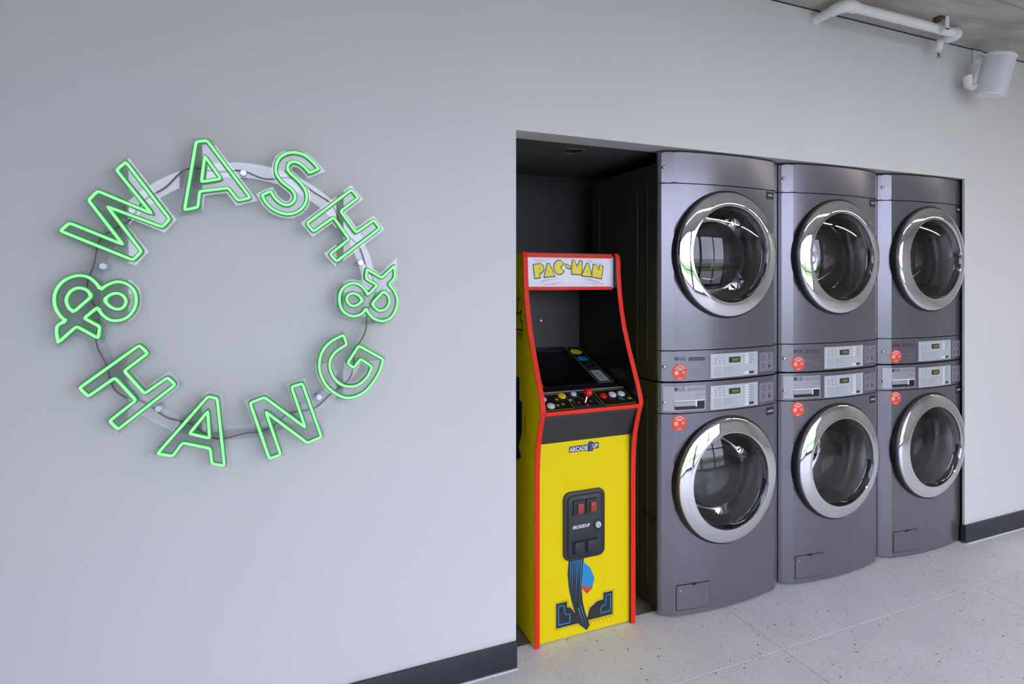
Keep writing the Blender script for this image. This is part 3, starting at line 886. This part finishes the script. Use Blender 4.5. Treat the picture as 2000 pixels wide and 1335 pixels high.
for ch, x, z, w, h, rot in (('P', .972, 1.430, .044, .054, 9), ('A', 1.017, 1.434, .046, .052, 6), ('C', 1.064, 1.444, .048, .056, 3), ('-', 1.1195, 1.468, .019, .016, 0),
                            ('M', 1.148, 1.444, .046, .056, -2), ('A', 1.198, 1.436, .046, .053, -5), ('N', 1.248, 1.430, .046, .052, -9)):
    cx, cz = x+w/2, z+h/2; ca, sa = math.cos(math.radians(rot)), math.sin(math.radians(rot))
    P = [(cx+(u-.5)*w*ca-(v-.5)*h*sa, cz+(u-.5)*w*sa+(v-.5)*h*ca) for u, v in GL[ch]]
    bm = bmesh.new(); flat(bm, P, YM-.0020, .0006)
    L_ = obj('letter', bm, 'letter_yellow', ml)
    bm = bmesh.new(); flat(bm, [(a+.0012, b-.0012) for a, b in offset_poly(P, .0032)], YM-.0010, .0009); obj('letter_backing', bm, 'letter_shade', ml)
    bm = bmesh.new(); flat(bm, [(a-.0012, b+.0012) for a, b in offset_poly(P, .0030)], YM-.0006, .0005); obj('letter_backing', bm, 'letter_teal', ml)
    if ch in 'PA':
        bm = bmesh.new(); flat(bm, disc(cx+(0 if ch == 'A' else .004), cz-(.008 if ch == 'A' else -.008), .0026, 10), YM-.0024, .0005); obj('letter_dot', bm, 'letter_shade', ml)
bm = bmesh.new()
def stroke(bm, a, b, w, y, t=.0005):
    a, b = Vector(a), Vector(b); n = Vector((-(b-a).y, (b-a).x)).normalized()*w/2
    flat(bm, [tuple(a+n), tuple(b), tuple(a-n)], y, t)
for a, b in (((.975, 1.500), (1.06, 1.507)), ((.980, 1.494), (1.04, 1.500)), ((1.245, 1.498), (1.205, 1.505)), ((1.295, 1.488), (1.215, 1.501)), ((1.30, 1.480), (1.25, 1.490)),
             ((1.00, 1.408), (1.09, 1.428)), ((1.01, 1.416), (1.10, 1.432)), ((1.02, 1.400), (1.11, 1.412)), ((1.05, 1.400), (1.12, 1.408)),
             ((1.30, 1.402), (1.19, 1.424)), ((1.28, 1.410), (1.18, 1.429)), ((1.27, 1.400), (1.18, 1.412)), ((1.25, 1.418), (1.20, 1.430))):
    stroke(bm, a, b, .0022, YM-.0005)
obj('speed_lines', bm, 'panel_ink', ml)['kind'] = 'stuff'
# maker lettering, coin door and printed blocks on the kick panel
def outlined(txt, size, x, z, parent, y, mat='white_ink', **kw):
    lettering('maker_lettering', txt, size, x, z, y-.0010, mat, parent, **kw)
lo = empty('maker_badge'); lo.parent = cab
bm = bmesh.new(); flat(bm, [(1.069, .733), (1.150, .733), (1.158, .729), (1.180, .729), (1.180, .737), (1.206, .738), (1.206, .762), (1.182, .762), (1.176, .768), (1.160, .768), (1.156, .758), (1.072, .757)], YP-.0008, .0007); obj('badge_backing', bm, 'purple_ink', lo)
outlined('ARCADE', .0245, 1.0735, .7365, lo, YP, align='LEFT', sx=.83, t=.0003, bold=.0007, spacing=1.05)
outlined('1', .034, 1.159, .735, lo, YP, mat='navy_ink', align='LEFT', sx=1.3, t=.0003, bold=.0012)
outlined('UP', .0225, 1.1775, .7415, lo, YP, align='LEFT', sx=.86, t=.0003, bold=.0007, spacing=1.05)
def raised(name, P, y0, h, soft, mat, parent):
    """plate standing h proud of y0 with a softened front edge"""
    bm = bmesh.new(); rings = []
    for d, y in ((0, y0), (0, y0-h+soft), (-soft*.35, y0-h+soft*.3), (-soft, y0-h)):
        rings.append([bm.verts.new((x, y, z)) for x, z in (offset_poly(P, d) if d else P)])
    n = len(P)
    for A, B in zip(rings, rings[1:]):
        for i in range(n): bm.faces.new((A[i], A[(i+1) % n], B[(i+1) % n], B[i]))
    bm.faces.new(rings[-1]); bm.faces.new(rings[0][::-1])
    return obj(name, bm, mat, parent, 35)
cdr = raised('coin_door', rrect(1.043, 1.231, .306, .578, .030, 8), YP, .010, .004, 'coin_plastic', cab)
bm = bmesh.new(); Po, Pi = rrect(1.056, 1.219, .318, .566, .020, 7), rrect(1.0595, 1.2155, .3215, .5625, .0175, 7)
a = [bm.verts.new((x, YP-.0106, z)) for x, z in Po]; b = [bm.verts.new((x, YP-.0106, z)) for x, z in Pi]
for i in range(len(a)):
    j = (i+1) % len(a); bm.faces.new((a[i], a[j], b[j], b[i]))
obj('door_groove', bm, 'recess_black', cdr)
raised('door_plate', rrect(1.0605, 1.2145, .3225, .5615, .017, 8), YP-.0102, .0038, .002, 'coin_plastic', cdr)
YC = YP-.014
for x0 in (1.080, 1.138):
    bm = bmesh.new(); bx(bm, x0, x0+.051, YC-.008, YC+.001, .487, .546); bmesh.ops.bevel(bm, geom=bm.edges[:], offset=.0012, segments=1, affect='EDGES'); obj('coin_bezel', bm, 'coin_plastic', cdr, 35)
    box('coin_slot', x0+.009, x0+.014, YC-.0088, YC-.004, .494, .537, 'recess_black', cdr)
    box('reject_button', x0+.018, x0+.043, YC-.014, YC-.006, .496, .534, 'coin_red', cdr, bev=.0015)['label'] = 'dull red translucent button'
    bm = bmesh.new(); bx(bm, x0, x0+.050, YC-.004, YC+.001, .330, .383); obj('return_frame', bm, 'recess_black', cdr)
    box('return_flap', x0+.006, x0+.050, YC-.009, YC-.002, .336, .381, 'coin_plastic', cdr, bev=.0015)
lettering('coin_door_lettering', 'ARCADE1UP', .0180, 1.079, .434, YC-.0010, 'white_ink', cdr, align='LEFT', sx=.76, t=.0004, bold=.0005)
bm = bmesh.new(); lathe_y(bm, [(0, YC-.009), (.010, YC-.009), (.0125, YC-.006), (.013, YC+.001)], 1.194, .436, 24); obj('door_lock', bm, 'button_white', cdr, 40)
bm = bmesh.new(); lathe_y(bm, [(.0165, YC-.0006), (.0195, YC-.0012), (.0225, YC-.0006)], 1.194, .436, 28); obj('lock_collar', bm, 'recess_black', cdr, 40)
bm = bmesh.new(); bx(bm, 1.192, 1.196, YC-.0098, YC-.0085, .430, .442); obj('key_slot', bm, 'panel_ink', cdr)
# printed blocks (plain stand-in for the printed drawing)
art = empty('kick_panel_print'); art.parent = cab
def printed(name, poly, mat, lift): 
    bm = bmesh.new(); flat(bm, poly, YP-lift, .0003); return obj(name, bm, mat, art)
def outline_print(name, P, w, mat, lift):
    bm = bmesh.new()
    for i in range(len(P)):
        a, b = Vector(P[i]), Vector(P[(i+1) % len(P)]); e = (b-a).normalized()*w/2; n = Vector((-e.y, e.x))
        flat(bm, [tuple(a-e+n), tuple(b+e+n), tuple(b+e-n), tuple(a-e-n)], YP-lift, .0003)
    return obj(name, bm, mat, art)
LB = [(1.013, .048), (1.100, .048), (1.128, .045), (1.085, .110), (1.072, .122), (1.062, .122), (1.062, .146), (1.013, .146)]
RB = [(1.150, .050), (1.272, .050), (1.272, .146), (1.228, .146), (1.228, .120), (1.200, .118), (1.165, .098)]
for P in (LB, RB):
    outline_print('print_border', offset_poly(P, .005), .0013, 'art_teal', .0006); printed('print_block', P, 'art_black', .0006)
outline_print('print_line', [(1.024, .060), (1.075, .060), (1.075, .094), (1.058, .094), (1.050, .106), (1.048, .134), (1.024, .134)], .004, 'art_blue', .0010)
outline_print('print_line', [(1.215, .066), (1.262, .066), (1.262, .134), (1.240, .134), (1.240, .100), (1.215, .088)], .004, 'art_blue', .0010)
printed('print_sweep', [(1.069, .304), (1.138, .304), (1.132, .262), (1.126, .200), (1.132, .130), (1.145, .080), (1.165, .030), (1.150, .012), (1.118, .040), (1.100, .085), (1.082, .140), (1.069, .200), (1.064, .255)], 'art_black', .0013)
for k, (a, b) in enumerate((((1.078, .300), (1.074, .190)), ((1.088, .302), (1.082, .160)), ((1.098, .300), (1.094, .225)), ((1.107, .302), (1.100, .140)), ((1.116, .300), (1.112, .215)), ((1.126, .302), (1.116, .120)), ((1.112, .110), (1.142, .018)), ((1.122, .120), (1.153, .022)))):
    bm = bmesh.new(); stroke(bm, a, b, .0042, YP-.0016, .0003); obj('print_streak', bm, 'art_blue', art)
printed('print_band', [(1.133, .290), (1.166, .262), (1.186, .215), (1.176, .176), (1.150, .158), (1.128, .186), (1.130, .240)], 'art_blue', .0016)
printed('print_band', [(1.128, .186), (1.150, .158), (1.176, .176), (1.168, .190), (1.150, .180), (1.136, .200)], 'art_red', .0019)
bm = bmesh.new()
for k in range(6): stroke(bm, (1.165+.018*k, .046), (1.180+.018*k, .018+.003*(k % 3)), .002, YP-.0006, .0003)
obj('print_ticks', bm, 'art_black', art)['kind'] = 'stuff'
lettering('print_notice', '- - - -', .006, 1.03, .036, YP-.0003, 'art_gold', art, t=.0002)
# printed marks on the left side panel
sd = empty('side_print'); sd.parent = cab
def side_flat(name, P, mat, lift=.0006): 
    bm = bmesh.new(); ext(bm, yz(P, AX0-lift), (.0005, 0, 0)); return obj(name, bm, mat, sd)
def side_line(name, P, w, mat, lift=.0008):
    bm = bmesh.new()
    for i in range(len(P)-1):
        a, b = Vector(P[i]), Vector(P[i+1]); e = (b-a).normalized()*w/2; n = Vector((-e.y, e.x))
        ext(bm, yz([tuple(a-e+n), tuple(b+e+n), tuple(b+e-n), tuple(a-e-n)], AX0-lift), (.0005, 0, 0))
    return obj(name, bm, mat, sd)
side_flat('print_block', [(.200, .70), (.226, .74), (.190, .80), (.190, .925), (.216, .930), (.216, 1.02), (.42, 1.02), (.42, .76), (.30, .70), (.24, .675)], 'art_black')
side_line('print_line', [(.226, .74), (.198, .80), (.198, .918), (.224, .922), (.224, 1.01), (.40, 1.01)], .007, 'art_teal')
side_line('print_line', [(.160, .805), (.160, .875)], .005, 'art_black')
side_line('print_line', [(.260, 1.33), (.222, 1.345), (.245, 1.275), (.196, 1.292), (.208, 1.255), (.184, 1.252), (.184, 1.215), (.30, 1.215)], .006, 'art_black')
side_line('print_line', [(.184, 1.29), (.190, 1.325), (.205, 1.360), (.235, 1.388), (.28, 1.405)], .003, 'art_teal')
for k in range(4): side_line('print_line', [(.188+.016*k, 1.205), (.194+.016*k, 1.180)], .004, 'art_black')

# outlines of the sign letters on the wall plane, metres (x, z)
SIGN_STROKES = {
 'W': [[(-0.3891,1.7436),(-0.2838,1.5905),(-0.3022,1.5670),(-0.4319,1.6182),(-0.3523,1.4975),(-0.3723,1.4725),(-0.5377,1.5483),(-0.5175,1.5701),(-0.3959,1.5151),(-0.4752,1.6333),(-0.4543,1.6595),(-0.3279,1.6043),(-0.4114,1.7202)]],
 'A': [[(-0.2175,1.8159),(-0.1895,1.8218),(-0.0753,1.6626),(-0.1085,1.6522),(-0.1345,1.6881),(-0.2087,1.6735),(-0.2131,1.6274),(-0.2471,1.6178)],
  [(-0.1954,1.7762),(-0.1536,1.7139),(-0.2042,1.7011)]],
 'S': [[(0.1189,1.7628),(0.0993,1.7845),(0.0758,1.8022),(0.0493,1.8077),(0.0263,1.8033),(0.0068,1.7894),(-0.0029,1.7694),(-0.0052,1.7483),(0.0003,1.7313),(0.0133,1.7147),(0.0296,1.7017),(0.0427,1.6902),(0.0493,1.6747),(0.0460,1.6587),(0.0328,1.6475),(0.0181,1.6467),(0.0035,1.6547),(-0.0094,1.6679),(-0.0190,1.6855),(-0.0438,1.6722),(-0.0318,1.6494),(-0.0126,1.6312),(0.0133,1.6202),(0.0394,1.6196),(0.0625,1.6313),(0.0775,1.6497),(0.0832,1.6731),(0.0792,1.6942),(0.0658,1.7146),(0.0493,1.7312),(0.0361,1.7426),(0.0273,1.7560),(0.0296,1.7702),(0.0410,1.7781),(0.0559,1.7782),(0.0708,1.7699),(0.0825,1.7583),(0.0909,1.7483)]],
 'H1': [[(0.2168,1.7043),(0.2381,1.6799),(0.1834,1.6344),(0.2310,1.5685),(0.2868,1.6103),(0.3062,1.5850),(0.1712,1.4760),(0.1521,1.4985),(0.2097,1.5470),(0.1625,1.6143),(0.1027,1.5679),(0.0832,1.5921)]],
 'R': [[(0.2647,1.4528),(0.3122,1.4245),(0.3522,1.4641),(0.3538,1.4272),(0.3350,1.4036),(0.3522,1.3825),(0.3627,1.3535),(0.3575,1.3219),(0.3418,1.2960),(0.3158,1.2851),(0.2901,1.2920),(0.2723,1.3080),(0.2622,1.3263),(0.2496,1.3110),(0.2270,1.3028),(0.2047,1.3084),(0.1875,1.3251),(0.1802,1.3506),(0.1826,1.3760),(0.1949,1.3962),(0.2171,1.4074),(0.2395,1.4038),(0.2571,1.3883),(0.2687,1.3701),(0.2978,1.4011),(0.2622,1.4218)],
  [(0.2521,1.3538),(0.2370,1.3396),(0.2196,1.3357),(0.2072,1.3451),(0.2023,1.3580),(0.2097,1.3717),(0.2246,1.3756),(0.2395,1.3678)],
  [(0.3168,1.3812),(0.3324,1.3669),(0.3365,1.3459),(0.3261,1.3251),(0.3055,1.3187),(0.2901,1.3284),(0.2814,1.3425)]],
 'L': [[(-0.5428,1.2495),(-0.5019,1.2922),(-0.4530,1.2582),(-0.4493,1.2898),(-0.4850,1.3136),(-0.4548,1.3428),(-0.4456,1.3250),(-0.4290,1.3091),(-0.4103,1.3051),(-0.3877,1.3125),(-0.3706,1.3346),(-0.3649,1.3615),(-0.3706,1.3885),(-0.3877,1.4064),(-0.4103,1.4123),(-0.4308,1.4043),(-0.4475,1.3911),(-0.4585,1.4088),(-0.4749,1.4241),(-0.4966,1.4293),(-0.5198,1.4218),(-0.5375,1.4067),(-0.5487,1.3831),(-0.5508,1.3594),(-0.5463,1.3379),(-0.5357,1.3183),(-0.5251,1.3081),(-0.5452,1.2914)],
  [(-0.5084,1.3306),(-0.4683,1.3724),(-0.4785,1.3891),(-0.4966,1.3957),(-0.5145,1.3871),(-0.5244,1.3656),(-0.5198,1.3439)],
  [(-0.4394,1.3624),(-0.4271,1.3755),(-0.4103,1.3807),(-0.3953,1.3730),(-0.3889,1.3573),(-0.3953,1.3417),(-0.4103,1.3367),(-0.4271,1.3454)]],
 'H2': [[(-0.3572,1.2352),(-0.3371,1.2118),(-0.3934,1.1653),(-0.3449,1.0992),(-0.2889,1.1408),(-0.2701,1.1190),(-0.4077,1.0051),(-0.4271,1.0300),(-0.3656,1.0819),(-0.4148,1.1479),(-0.4760,1.1011),(-0.4955,1.1256)]],
 'A2': [[(-0.1873,1.0791),(-0.1635,1.0716),(-0.1445,0.8724),(-0.1769,0.8825),(-0.1819,0.9277),(-0.2516,0.9515),(-0.2769,0.9161),(-0.3137,0.9276)],
  [(-0.1881,1.0361),(-0.1831,0.9573),(-0.2346,0.9761)]],
 'N': [[(-0.0762,1.0513),(-0.0365,1.0651),(0.0789,0.9629),(0.0390,1.0914),(0.0705,1.0991),(0.1261,0.9297),(0.0845,0.9151),(-0.0330,1.0212),(0.0084,0.8879),(-0.0231,0.8794)]],
 'G': [[(0.2395,1.2085),(0.3168,1.1608),(0.3055,1.1249),(0.2850,1.0898),(0.2546,1.0583),(0.2146,1.0443),(0.1802,1.0536),(0.1463,1.0814),(0.1271,1.1153),(0.1199,1.1509),(0.1271,1.1906),(0.1511,1.2223),(0.1924,1.2446),(0.2023,1.2136),(0.1705,1.1937),(0.1535,1.1692),(0.1520,1.1390),(0.1656,1.1078),(0.1900,1.0859),(0.2196,1.0798),(0.2445,1.0873),(0.2672,1.1091),(0.2809,1.1393),(0.2455,1.1660),(0.2231,1.1385),(0.2047,1.1548)]],
}

# ================================================================== neon sign on the wall
sign = tag(empty('neon_sign', (-.098, 0, 1.354)), 'round green neon wall sign of outlined letters reading WASH & HANG on clear plates', 'neon sign')
SO = Vector((-.098, 0, 1.354))
def at_sign(o):
    o.parent = sign; o.location = (-SO.x, 0, -SO.z); return o
def ell(a, rx, rz): return (SO.x+rx*math.cos(a), SO.z+rz*math.sin(a))
# clear band carrying the letters
bm = bmesh.new(); n = 120; yb0, yb1 = -.040, -.036
ro = [ell(2*PI*i/n, .400, .416) for i in range(n)]; ri = [ell(2*PI*i/n, .357, .371) for i in range(n)]
for i in range(n):
    j = (i+1) % n
    V = [bm.verts.new(p) for p in ((ro[i][0], yb0, ro[i][1]), (ro[j][0], yb0, ro[j][1]), (ri[j][0], yb0, ri[j][1]), (ri[i][0], yb0, ri[i][1]),
                                   (ro[i][0], yb1, ro[i][1]), (ro[j][0], yb1, ro[j][1]), (ri[j][0], yb1, ri[j][1]), (ri[i][0], yb1, ri[i][1]))]
    for f in ((0, 1, 2, 3), (4, 7, 6, 5), (0, 4, 5, 1), (3, 2, 6, 7)): bm.faces.new([V[k] for k in f])
bmesh.ops.remove_doubles(bm, verts=bm.verts[:], dist=.0001)
at_sign(obj('mounting_ring', bm, 'acrylic'))
tilt = {'W': .6, 'A': -.5, 'S': .2, 'H1': 0, 'R': .4, 'L': -.3, 'H2': .3, 'A2': -.4, 'N': .2, 'G': 0}
for key, strokes in SIGN_STROKES.items():
    bm = bmesh.new(); flat(bm, offset_poly(strokes[0], .0125), -.0525, .004)
    pl = at_sign(obj('backing_plate', bm, 'acrylic'))
    bt, bb = bmesh.new(), bmesh.new()
    for P in strokes:
        path = round_path(P, True, .0055, 60 if key in 'RL' else 42)
        sweep(bt, [(p.x, -.0640, p.y) for p in path], .0035, 10, closed=True, up=(0, -1, 0))
        sweep(bb, [(p.x, -.0585, p.y) for p in path], .0066, 8, closed=True, up=(0, -1, 0), squash=.95)
    t = obj('neon_tube', bt, 'neon_green', pl, 60); b = obj('tube_base', bb, 'neon_body', pl, 60)
    t['label'] = 'glowing green tube'
for x, z in ((-.446, 1.455), (-.095, 1.738), (.248, 1.474), (.121, 1.050), (-.314, 1.051)):
    bm = bmesh.new(); lathe_y(bm, [(0, -.049), (.0085, -.049), (.0098, -.047), (.0098, -.0005)], x, z, 20)
    at_sign(obj('standoff_bolt', bm, 'bolt_steel'))
# feed wire wandering along the band
pts = []
for i in range(180):
    a = 2*PI*i/180; k = .5+.28*math.sin(7*a+.6)+.16*math.sin(17*a)
    x, z = ell(a, .357+.043*k, .371+.045*k); pts.append((x, -.0445, z))
bm = bmesh.new(); sweep(bm, pts, .0019, 6, closed=True, up=(0, -1, 0)); at_sign(obj('feed_wire', bm, 'cable_brown', None, 60))['label'] = 'thin brown feed wire'

# ================================================================== sprinkler pipe under the ceiling
PZ, PY, PX0, PX1 = 2.636, -.152, 2.325, 3.118
sp = tag(empty('sprinkler_pipe', (PX0, 0, PZ)), 'white painted sprinkler pipe with elbows hung below the concrete ceiling', 'pipe')
def on(o, root): o.parent = root; o.location = tuple(-c for c in root.location); return o
def arc(c, r, a0, a1, e1, e2, n=8):
    c, e1, e2 = Vector(c), Vector(e1), Vector(e2)
    return [c + (e1*math.cos(a0+(a1-a0)*i/n) + e2*math.sin(a0+(a1-a0)*i/n))*r for i in range(n+1)]
bm = bmesh.new(); cyl(bm, (PX0, .0, PZ), (PX0, PY+.045, PZ), .0210, None, 24); on(obj('pipe', bm, 'white_enamel', None, 40), sp)
bm = bmesh.new(); cyl(bm, (PX0+.045, PY, PZ), (PX1-.03, PY, PZ), .0210, None, 24); on(obj('pipe', bm, 'white_enamel', None, 40), sp)
bm = bmesh.new(); sweep(bm, [(PX0, PY+.062, PZ)] + arc((PX0+.036, PY+.036, PZ), .036, PI, PI*1.5, (1, 0, 0), (0, 1, 0)) + [(PX0+.062, PY, PZ)], .0262, 22); on(obj('elbow', bm, 'white_enamel', None, 40), sp)
bm = bmesh.new(); sweep(bm, [(PX1-.045, PY, PZ)] + arc((PX1-.026, PY+.026, PZ), .026, -PI/2, 0, (1, 0, 0), (0, 1, 0)) + [(PX1, PY+.050, PZ-.001)], .0262, 22); on(obj('elbow', bm, 'white_enamel', None, 40), sp)
HX, HY = PX1-.004, PY+.080
bm = bmesh.new(); cyl(bm, (PX1, PY+.046, PZ-.001), (PX1-.002, HY, PZ-.003), .0150, None, 18); on(obj('pipe', bm, 'white_enamel', None, 40), sp)
bm = bmesh.new(); sweep(bm, [(PX1-.002, HY-.018, PZ-.003)] + arc((HX, HY-.012, PZ-.024), .021, PI/2, 0, (0, 1, 0), (0, 0, 1)) + [(HX, HY+.009, PZ-.040)], .0185, 20); on(obj('elbow', bm, 'white_enamel', None, 40), sp)
bm = bmesh.new(); sweep(bm, [(HX, HY+.009, PZ-.036), (HX, HY+.009, PZ-.044), (HX, HY+.009, PZ-.046), (HX, HY+.009, PZ-.060)], [.0195, .0195, .013, .012], 18)
sh = on(obj('sprinkler_head', bm, 'white_enamel', None, 40), sp)
bm = bmesh.new(); cyl(bm, (HX, HY+.009, PZ-.060), (HX, HY+.009, PZ-.080), .0028, None, 8); obj('glass_bulb', bm, 'sprinkler_red', sh)
bm = bmesh.new()
for s in (-1, 1): sweep(bm, [(HX+s*.009, HY+.009, PZ-.058), (HX+s*.010, HY+.009, PZ-.072), (HX+s*.003, HY+.009, PZ-.083)], .0018, 6)
obj('frame_arm', bm, 'screw_metal', sh)
bm = bmesh.new(); sweep(bm, [(HX, HY+.009, PZ-.083), (HX, HY+.009, PZ-.0845)], [.014, .014], 16); obj('deflector', bm, 'screw_metal', sh)
bm = bmesh.new(); cyl(bm, (PX0, -.004, PZ), (PX0, -.0002, PZ), .034, .034, 28); on(obj('wall_flange', bm, 'wall_paint', None, 40), sp)
hx = 2.985
bm = bmesh.new(); bx(bm, hx-.045, hx-.022, PY-.050, PY-.046, PZ-.022, CEIL-.002); bx(bm, hx-.045, hx-.022, PY-.050, PY-.018, PZ-.022, PZ-.018); on(obj('hanger_strap', bm, 'white_enamel'), sp)
bm = bmesh.new()
R = [[(hx-.012, PY+r*math.cos(2*PI*i/24), PZ+r*math.sin(2*PI*i/24)) for i in range(24)] for r in (.0198, .0225)]
A = [bm.verts.new(p) for p in R[1]]; B = [bm.verts.new((p[0]+.024, p[1], p[2])) for p in R[1]]
C = [bm.verts.new(p) for p in R[0]]; D = [bm.verts.new((p[0]+.024, p[1], p[2])) for p in R[0]]
for i in range(24):
    j = (i+1) % 24; bm.faces.new((A[i], A[j], B[j], B[i])); bm.faces.new((A[i], C[i], C[j], A[j])); bm.faces.new((B[i], B[j], D[j], D[i]))
on(obj('hanger_ring', bm, 'white_enamel', None, 40), sp)
bm = bmesh.new(); bx(bm, hx-.070, hx-.064, PY-.040, PY-.005, PZ+.012, CEIL-.002); bx(bm, hx-.070, hx-.020, PY-.040, PY-.005, CEIL-.006, CEIL-.0025); on(obj('hanger_bracket', bm, 'rust_steel'), sp)

# ================================================================== loudspeaker on a wall bracket
spk = tag(empty('wall_speaker', (3.52, 0, 2.60)), 'small white loudspeaker tilted down on a wall bracket near the ceiling', 'speaker')
box_ = box('bracket_plate', 3.499, 3.585, -.010, -.0005, 2.598, 2.672, 'white_enamel', None, bev=.003); on(box_, spk)
bm = bmesh.new(); lathe_y(bm, [(0, -.030), (.016, -.030), (.020, -.026), (.022, -.009)], 3.545, 2.632, 24); on(obj('bracket_pivot', bm, 'white_enamel', None, 40), spk)
M = Matrix.Translation((3.425, -.152, 2.474)) @ Matrix.Rotation(math.radians(17), 4, 'Z') @ Matrix.Rotation(math.radians(13), 4, 'X')
def mbox(name, x0, x1, y0, y1, z0, z1, mat, r, bev=.0):
    """rounded-square upright prism in the speaker's own frame"""
    P = rrect(x0, x1, y0, y1, r, 6); bm = bmesh.new(); ext(bm, [(x, y, z0) for x, y in P], (0, 0, z1-z0))
    if bev:
        ed = [e for e in bm.edges if abs(e.verts[0].co.z-e.verts[1].co.z) < 1e-6]
        bmesh.ops.bevel(bm, geom=ed, offset=bev, segments=3, affect='EDGES')
    bmesh.ops.transform(bm, matrix=M, verts=bm.verts[:])
    return on(obj(name, bm, mat, None, 40), spk)
mbox('speaker_grille', -.068, .068, -.060, .060, -.092, .088, 'speaker_cloth', .045)
mbox('speaker_top', -.070, .070, -.062, .062, .088, .102, 'speaker_white', .046, .004)
mbox('speaker_base', -.066, .066, -.058, .058, -.102, -.092, 'speaker_white', .044, .003)
top = M @ Vector((-.02, .068, .080)); bot = M @ Vector((-.045, .070, -.05))
bm = bmesh.new(); sweep(bm, [(3.545, -.028, 2.632), top, (top+bot)/2 + Vector((0, .004, 0)), bot], [.010, .010, .010, .010], 10); on(obj('bracket_arm', bm, 'white_enamel', None, 40), spk)
bm = bmesh.new(); c = M @ Vector((-.052, .082, -.035)); sweep(bm, [c+Vector((-.012, .016, .028)), c+Vector((-.010, .014, .026)), c+Vector((-.006, .010, -.024)), c+Vector((.0, .002, -.034)), c+Vector((.03, -.022, -.022))], [.016, .020, .020, .015, .010], 18); on(obj('tilt_knuckle', bm, 'white_enamel', None, 40), spk)

# ================================================================== recessed lamp in the alcove ceiling
dl = tag(empty('recessed_downlight', (1.187, .26, OH+.012)), 'small round unlit downlight in the dark alcove ceiling', 'downlight')
bm = bmesh.new()
prof = [(.052, -.0003), (.050, -.006), (.041, -.005), (.039, -.0003)]
rings = [[bm.verts.new((r*math.cos(2*PI*i/32), r*math.sin(2*PI*i/32), z)) for i in range(32)] for r, z in prof]
for A, B in zip(rings, rings[1:]):
    for i in range(32): bm.faces.new((A[i], A[(i+1) % 32], B[(i+1) % 32], B[i]))
obj('trim_ring', bm, 'alcove_ceiling_paint', dl, 40)
bm = bmesh.new(); bm.faces.new([bm.verts.new((.040*math.cos(2*PI*i/32), .040*math.sin(2*PI*i/32), -.0012)) for i in range(32)]); obj('lens', bm, 'cab_charcoal', dl)

# ================================================================== linear ceiling lamps of the room (seen as streaks in the chrome)
def linear_lamp(x0, x1, y, label):
    t = tag(empty('linear_lamp', ((x0+x1)/2, y, CEIL)), label, 'ceiling lamp', 'linear ceiling lamps')
    h = (x1-x0)/2
    box('housing', -h, h, -.035, .035, -.065, -.001, 'white_enamel', t, bev=.004)
    bm = bmesh.new(); bm.faces.new([bm.verts.new(p) for p in ((-h+.01, -.03, -.0655), (-h+.01, .03, -.0655), (h-.01, .03, -.0655), (h-.01, -.03, -.0655))])
    o = obj('diffuser', bm, 'lamp_diffuser', t, fix=False)
    return t
lm = pmat('lamp_diffuser', (.8, .8, .8), .5, emit=(1.0, .93, .84), estr=LAMP)
lm.cycles.emission_sampling = 'FRONT'
linear_lamp(1.3, 4.1, -1.75, 'white linear ceiling lamp above the floor in front of the machines')
linear_lamp(4.3, 7.0, -1.75, 'white linear ceiling lamp towards the far right end of the room')
